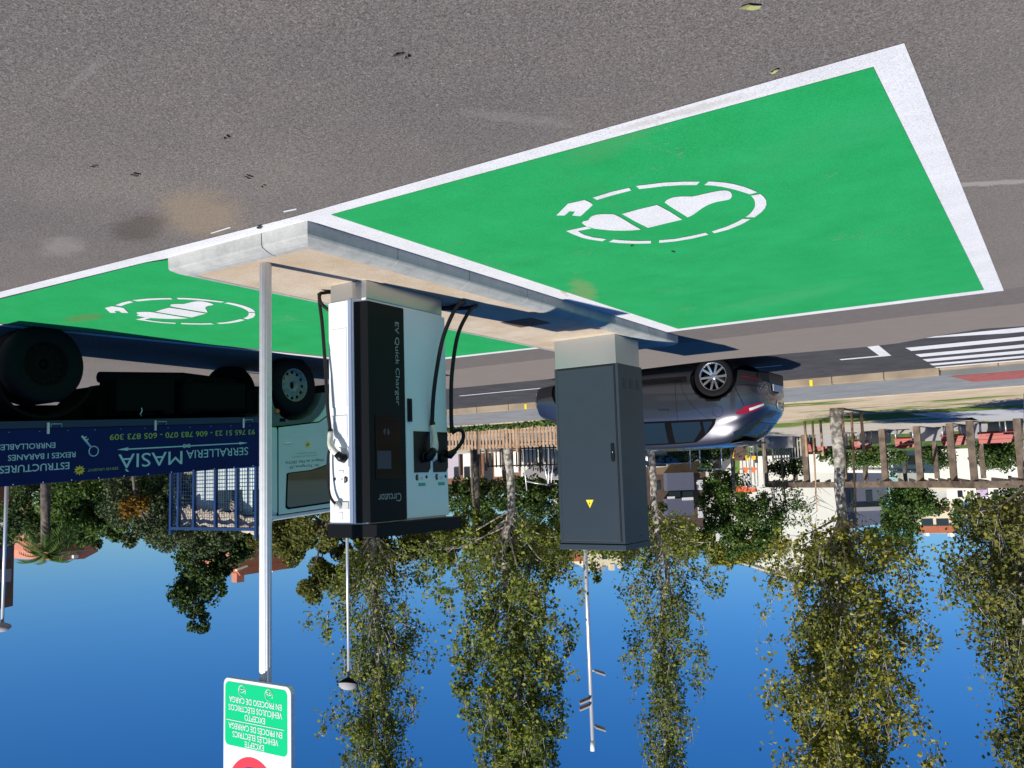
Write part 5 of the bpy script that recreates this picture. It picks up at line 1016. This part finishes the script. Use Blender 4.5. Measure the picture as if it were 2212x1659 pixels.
def bush_tree(name, label, cat, d, blobs, n, size, lm, seed, trunk=None, group=None, dep=.9, ground=False):
    rg = np.random.default_rng(seed); C_ = []; S_ = []
    tot = sum(r[2] * r[3] for r in blobs)
    for (cx_, cy_, rx, ry) in blobs:
        c = np.array(at(cx_, cy_, d)); k = d / FPX * 1.0; RX, RZ = rx * k, ry * k; right = np.array([CR[0][0], CR[1][0], 0]); right /= np.linalg.norm(right); fw = np.array([-right[1], right[0], 0]); RD = min(RX, RZ * 1.6) * dep
        m_ = max(6, int(120 * rx * ry / tot)); 
        for _ in range(m_):
            v = rg.normal(size=3); v /= np.linalg.norm(v); v *= rg.uniform(.45, .97) ** .6
            C_.append(c + right * v[0] * RX + fw * v[1] * RD + np.array([0, 0, v[2] * RZ])); S_.append(.13 * min(RX, RZ) + .08)
    c0 = at(blobs[0][0], 1000, d); t = thing(name, label, cat, (c0[0], c0[1], ZP), group)
    zc_ = max(.6, float(np.mean([c[2] for c in C_])))
    mb = MB(); x, y = c0[0], c0[1]; tr_ = trunk or .12
    mb.tube([(x, y, ZP), (x + .05, y, zc_ * .5), (x - .05, y + .05, zc_)], [tr_, tr_ * .8, tr_ * .4], 8)
    for c in C_[::6]: mb.tube([(x, y, zc_ * .9), ((x + c[0]) / 2, (y + c[1]) / 2, zc_ * .5 + c[2] * .5), tuple(c)], [tr_ * .25, tr_ * .16, tr_ * .05], 5, False)
    build(mb, 'trunk', M['bark_dark'], t); leaves_obj('foliage', C_, S_, n, size, lm, t, seed + 9); return t
PG = 'tall columnar trees along the park'
bush_tree('shrub', 'green leafy shrub row on the grass bank behind the first benches', 'shrub', 55, [(1800, 985, 30, 14), (1840, 995, 22, 16), (1930, 990, 26, 12)], 3500, .13, M['lf_green'], 51, .04)
bush_tree('shrub', 'dark shrub on the grass bank near the doorway of the white wall', 'shrub', 56, [(2010, 985, 26, 16), (2040, 992, 22, 16)], 2600, .13, M['lf_dark'], 52, .04)
bush_tree('tree', 'thin drooping tree in front of the blank white gable', 'tree', 50, [(1690, 1075, 40, 40), (1720, 1110, 34, 26), (1665, 1110, 30, 30)], 2200, .13, M['lf_green'], 53, .07)
column_tree('tall pale-trunked tree with thin olive and yellow leaves, base in the open beside the pergola', 26.3, (1808, 885), [(1150, 1705, 1925), (1200, 1625, 1985), (1260, 1620, 2000), (1320, 1632, 2015), (1400, 1655, 1995), (1480, 1645, 1990), (1560, 1665, 1985), (1640, 1680, 1960), (1740, 1720, 1930), (1880, 1780, 1900)], 32000, .13, M['lf_autumn'], M['bark'], .175, 11, 100, group=PG)
column_tree('tall full green columnar tree behind the picket fence between charger and cabinet', 33, (1095, 930), [(1125, 990, 1225), (1170, 890, 1262), (1230, 900, 1262), (1300, 925, 1258), (1400, 985, 1248), (1480, 1010, 1236), (1560, 1020, 1192), (1650, 1030, 1205), (1800, 1060, 1190), (1940, 1110, 1160)], 36000, .155, M['lf_poplar'], M['bark'], .17, 12, 105, group=PG)
column_tree('slim sparse tree with a white speckled trunk rising beside the grey cabinet', 37, (1402, 935), [(1120, 1360, 1480), (1160, 1315, 1535), (1230, 1350, 1555), (1300, 1338, 1540), (1400, 1348, 1512), (1480, 1382, 1508), (1560, 1396, 1484), (1650, 1402, 1474), (1750, 1430, 1470)], 11500, .15, M['lf_poplar'], M['bark'], .165, 13, 75, group=PG, clump=.24)
column_tree('tall tree with many bare upright twigs directly above the charger', 36, (812, 930), [(1170, 740, 870), (1230, 680, 915), (1300, 690, 930), (1400, 702, 930), (1470, 706, 915), (1550, 728, 888), (1650, 750, 888), (1800, 790, 870), (1900, 820, 860)], 19000, .15, M['lf_poplar'], M['bark'], .2, 14, 95, group=PG, clump=.25, steep=1.6)
column_tree('dense leafy tree cut by the picture edge beyond the pergola', 25, (2238, 905), [(1080, 2110, 2330), (1180, 2030, 2340), (1300, 2070, 2360), (1390, 2110, 2370), (1450, 2165, 2370), (1500, 2155, 2370), (1600, 2135, 2370), (1700, 2130, 2360), (1850, 2200, 2330)], 30000, .125, M['lf_brown'], M['bark'], .19, 15, 90, group=PG, clump=.3)
bush_tree('tree', 'broad brownish round tree spreading behind the charger and the truck cab', 'tree', 39, [(700, 1110, 130, 85), (850, 1130, 110, 80), (690, 1255, 55, 48), (830, 1180, 110, 45), (690, 1185, 75, 50), (770, 1235, 60, 40), (640, 1165, 50, 35), (590, 1110, 80, 70), (670, 1225, 55, 60), (745, 1215, 80, 55), (930, 1140, 70, 60), (700, 1050, 170, 45), (560, 1165, 50, 28), (840, 1200, 60, 30)], 46000, .16, M['lf_brown'], 21, .25)
bush_tree('tree', 'dark pointed leafy tree standing above the truck headboard', 'tree', 40.5, [(428, 1215, 48, 60), (418, 1285, 42, 44), (430, 1335, 22, 30), (490, 1180, 35, 55), (486, 1255, 14, 34)], 12000, .15, M['lf_dark'], 22, .2)
bush_tree('tree', 'feathery grey-green tree leaning left of the truck headboard', 'tree', 41, [(430, 1110, 95, 62), (345, 1095, 70, 50), (345, 1150, 55, 32), (520, 1125, 60, 70), (300, 1160, 28, 18), (440, 1050, 120, 30), (500, 1185, 60, 22)], 14000, .15, M['lf_grey'], 23, .22)
bush_tree('tree', 'mid green broad tree above the middle of the truck dropside', 'tree', 46, [(180, 1085, 75, 55), (235, 1070, 100, 35), (160, 1130, 55, 38), (250, 1110, 45, 30)], 10000, .19, M['lf_green'], 24, .22)
bush_tree('tree', 'dark green tree between the palm and the middle of the truck dropside', 'tree', 50, [(290, 1140, 55, 34), (90, 1080, 60, 50), (60, 1130, 50, 45), (100, 1150, 50, 30), (350, 1060, 80, 25), (220, 1160, 40, 22)], 10000, .19, M['lf_dark'], 25, .22)
bush_tree('tree', 'brownish low tree crown hiding the walls of the red-roofed house', 'tree', 60, [(545, 1170, 60, 30), (620, 1172, 60, 30), (500, 1165, 40, 30), (575, 1140, 90, 40)], 8000, .2, M['lf_brown'], 43, .15)
bush_tree('tree', 'grey-green loose tree sloping down towards the white tower', 'tree', 37, [(300, 1100, 70, 45), (380, 1140, 70, 40), (330, 1060, 120, 30), (440, 1160, 70, 30)], 15000, .12, M['lf_grey'], 44, .2)
bush_tree('tree', 'small tree with orange autumn leaves over the truck dropside', 'tree', 36, [(290, 1092, 24, 16), (275, 1102, 14, 12)], 700, .13, M['lf_orange'], 26, .08)
bush_tree('shrub', 'bright green shrub just over the truck dropside near the headboard', 'shrub', 37, [(175 + 190, 1045, 40, 22), (330, 1040, 30, 18), (350, 1065, 14, 12)], 2600, .13, M['lf_green'], 27, .06)
bush_tree('tree', 'black-green tree mass in deep shade behind the picket fences', 'tree', 54, [(1090, 1062, 130, 32), (1010, 1065, 60, 30), (1180, 1075, 60, 35)], 9000, .22, M['lf_dark'], 28, .2)  # dark leaf colour stands in for the deep shade under the trees
bush_tree('hedge', 'bright green shrub border under the full columnar tree', 'shrub', 50, [(1020, 1105, 45, 26), (1075, 1110, 50, 26), (1160, 1120, 60, 40), (1240, 1130, 60, 50)], 7000, .17, M['lf_green'], 29, .1)
bush_tree('tree', 'dense green conifer hanging between the brown house and the climbing frame', 'tree', 49, [(1548, 1085, 34, 85), (1590, 1100, 44, 80), (1640, 1125, 44, 55), (1560, 1165, 60, 32), (1530, 1030, 20, 35)], 13000, .17, M['lf_green'], 30, .2)
bush_tree('hedge', 'low dark hedge seen just over the car roof', 'hedge', 45, [(1545, 975, 42, 15), (1510, 972, 25, 14), (1470, 975, 30, 14), (1570, 972, 30, 14)], 4000, .13, M['lf_dark'], 31, .05)
bush_tree('tree', 'grey leafless-looking young tree over the car roof', 'tree', 43, [(1478, 972, 22, 18), (1482, 985, 14, 12)], 900, .1, M['lf_grey'], 32, .05)
bush_tree('tree', 'leafy green tree over the grey house and the pergola beam', 'tree', 57, [(1955, 1095, 48, 42), (1930, 1150, 50, 30), (1975, 1070, 40, 24)], 8000, .18, M['lf_green'], 33, .15)
bush_tree('tree', 'dark shaggy tree above the white villa near the picture edge', 'tree', 70, [(2180, 1098, 40, 18), (2080, 1098, 80, 18), (2140, 1120, 80, 42), (2190, 1090, 50, 40)], 9000, .2, M['lf_dark'], 34, .15)
bush_tree('tree', 'olive tree crown low behind the slim sparse tree', 'tree', 47, [(1335, 1150, 70, 55), (1450, 1165, 85, 38), (1400, 1120, 60, 30), (1500, 1180, 50, 22)], 11000, .18, M['lf_poplar'], 35, .18)
bush_tree('climbing_plant', 'leafy climber on the pergola just right of the pale-trunked tree', 'plant', 45, [(1888, 985, 30, 18), (1862, 990, 18, 12)], 1800, .13, M['lf_green'], 36, .04)
bush_tree('tree', 'small near-black round tree behind the last pergola posts', 'tree', 50, [(2152, 985, 44, 28), (2150, 970, 34, 20)], 5000, .14, M['lf_dark'], 37, .12)
bush_tree('climbing_plant', 'dark climber behind the first pergola posts', 'plant', 51, [(1690, 1010, 32, 16), (1722, 1000, 14, 26)], 2200, .14, M['lf_dark'], 38, .05)
bush_tree('tree', 'yellow-green leafy tree crown between the white building and the conifer', 'tree', 52, [(1590, 1195, 55, 24), (1640, 1175, 60, 34), (1560, 1215, 30, 14)], 6500, .17, M['lf_autumn'], 39, .15)
bush_tree('tree', 'olive leafy tree crown right of the charger top, low behind the full columnar tree', 'tree', 43, [(1030, 1150, 80, 45), (1120, 1180, 100, 50), (960, 1165, 60, 50), (1200, 1170, 70, 50), (1000, 1190, 60, 35)], 19000, .16, M['lf_poplar'], 41, .18)
bush_tree('tree', 'dark grey-green pine behind the feathery tree at the truck headboard', 'tree', 56, [(380, 1090, 120, 60), (560, 1080, 90, 60), (480, 1120, 90, 60)], 12000, .2, M['lf_dark'], 42, .2)
# staked young trees
for k, (x, y0, y1, d) in enumerate(((1757, 938, 1105, 33), (1842, 928, 1135, 28.5))):
    b = at(x, y0, d); t = thing('young_tree', ['thin leafless staked sapling left of the pale-trunked tree', 'thin leafless staked sapling right of the pale-trunked tree'][k], 'tree', (b[0], b[1], ZP), 'staked saplings'); top = at(x + 8, y1, d)
    mb = MB(); mb.tube([(b[0], b[1], ZP), ((b[0] + top[0]) / 2, (b[1] + top[1]) / 2, top[2] * .5), top], [.04, .032, .015], 8); build(mb, 'trunk', M['pine_wood'], t)
    rg = random.Random(k); mb = MB()
    for q_ in range(16):
        a = rg.uniform(0, 6.28); l = rg.uniform(.3, .9); s = Vector(top) - Vector((0, 0, rg.uniform(0, 1.0))); mb.tube([s, s + Vector((math.cos(a) * l * .5, math.sin(a) * l * .5, l * .2)), s + Vector((math.cos(a) * l, math.sin(a) * l, l * .45))], [.012, .009, .004], 4)
    build(mb, 'branches', M['bark'], t)
    for dx in (-.28, .28):
        mb = MB(); mb.tube([(b[0] + dx, b[1], ZP), (b[0] + dx, b[1], 1.25)], .045, 8); st_ = build(mb, 'stake', M['pine_wood'], t)
    mb = MB(); mb.tube([(b[0] - .28, b[1], 1.1), (b[0], b[1] - .03, 1.08), (b[0] + .28, b[1], 1.1)], .018, 6); build(mb, 'tie', M['rubber'], t)
# palm
pb = at(98, 1000, 40); pt_ = at(98, 1192, 40); t = thing('palm_tree', 'palm tree with drooping fronds standing over the truck bed', 'palm', (pb[0], pb[1], ZP))
mb = MB(); mb.tube([(pb[0], pb[1], ZP), (pt_[0], pt_[1], pt_[2])], [.22, .17], 10); build(mb, 'trunk', M['bark_dark'], t)
rg = random.Random(8); mb = MB()
for k in range(46):
    a = rg.uniform(0, 6.28); el = rg.uniform(-.4, 1.4); L = rg.uniform(1.0, 1.45); c0 = Vector(pt_); h = Vector((math.cos(a), math.sin(a), 0)); pts = []
    for i in range(17): u = i / 16; pts.append(c0 + h * (L * u * math.cos(el * (1 - u * .5))) + Vector((0, 0, L * (math.sin(el) * u - .55 * u * u))))
    sd = Vector((-h.y, h.x, 0))
    for i in range(1, 16):
        for s_ in (-1, 1):
            p = pts[i]; dr_ = (pts[i + 1] - pts[i]).normalized(); tip = p + sd * s_ * .26 * math.sin(math.pi * (i + 2) / 20) + dr_ * .28 - Vector((0, 0, .1)); mb.add([p, p + dr_ * .075, tip], [(0, 1, 2)])
build(mb, 'fronds', M['lf_green'], t)
# far wood closing the horizon, grass along the fence
rg = np.random.default_rng(4); C_ = []
for x in np.linspace(-80, 150, 260): C_.append((x, 118 - .35 * x + rg.uniform(-6, 6), rg.uniform(.5, 2.6)))
tag(leaves_obj('far_trees', C_, 1.0, 9000, .7, M['lf_dark'], None, 5, origin=(30, 110, 0)), 'dark line of far trees closing the park behind the buildings', 'trees', kind='stuff')
C_ = [(x, 22.56 + rg.uniform(-.08, .1), .02) for x in np.linspace(9, 30, 460)]
tag(leaves_obj('grass', C_, .06, 7000, .11, M['lf_green'], None, 6, origin=(15, 22.5, 0)), 'short green grass growing along the foot of the picket fence', 'grass', kind='stuff')
# litter on the tarmac
LIT = [(1620, 8, .034, 1, 'pale green fallen leaf at the very edge of the tarmac'), (1673, 148, .02, 1, 'small yellow-green fallen leaf near the bay corner'), (858, 112, .018, 0, 'dark dry leaf alone on the open tarmac, farther from the bay'), (878, 117, .014, 0, 'dark crumpled leaf beside another on the open tarmac'), (488, 292, .018, 0, 'curled brown leaf casting a dark mark in the middle of the tarmac'),
       (290, 373, .022, 0, 'small dark leaf fragment next to the oil stain'), (200, 355, .016, 0, 'dark tarmac crumb left of the oil stain'), (567, 398, .016, 0, 'dark leaf fragment just off the white border'), (560, 487, .032, 0, 'long brown leaf lying on the white border by the kerb'), (1365, 527, .02, 0, 'tiny brown leaf on the green bay below the car symbol'), (1454, 540, .028, 0, 'thin dark twig on the green bay right of the car symbol'), (535, 378, .03, 0, 'thin twig on the tarmac near the island')]
for k, (x, y, s, c, lab) in enumerate(LIT):
    g = G(x, y); rg2 = random.Random(k); a = rg2.uniform(0, 3.1); n_ = 10; mb = MB(); asp = .28 if 'twig' in lab else .5; v = [(0, 0, .004)]
    for i in range(n_): th = 2 * math.pi * i / n_; r = s * (1 + .25 * rg2.uniform(-1, 1)); u, w2 = r * math.cos(th), r * asp * math.sin(th); v.append((u * math.cos(a) - w2 * math.sin(a), u * math.sin(a) + w2 * math.cos(a), (.006 + .006 * abs(math.sin(th * 1.5)))))
    v = [(g[0] + p[0], g[1] + p[1], p[2] + .004) for p in v]; mb.add(v, [(0, 1 + i, 1 + (i + 1) % n_) for i in range(n_)])
    o = build(mb, 'twig' if 'twig' in lab else 'fallen_leaf', M['leaf_pale'] if c else M['leaf_litter'], origin=g); tag(o, lab, 'twig' if 'twig' in lab else 'leaf', 'leaves and twigs on the ground')
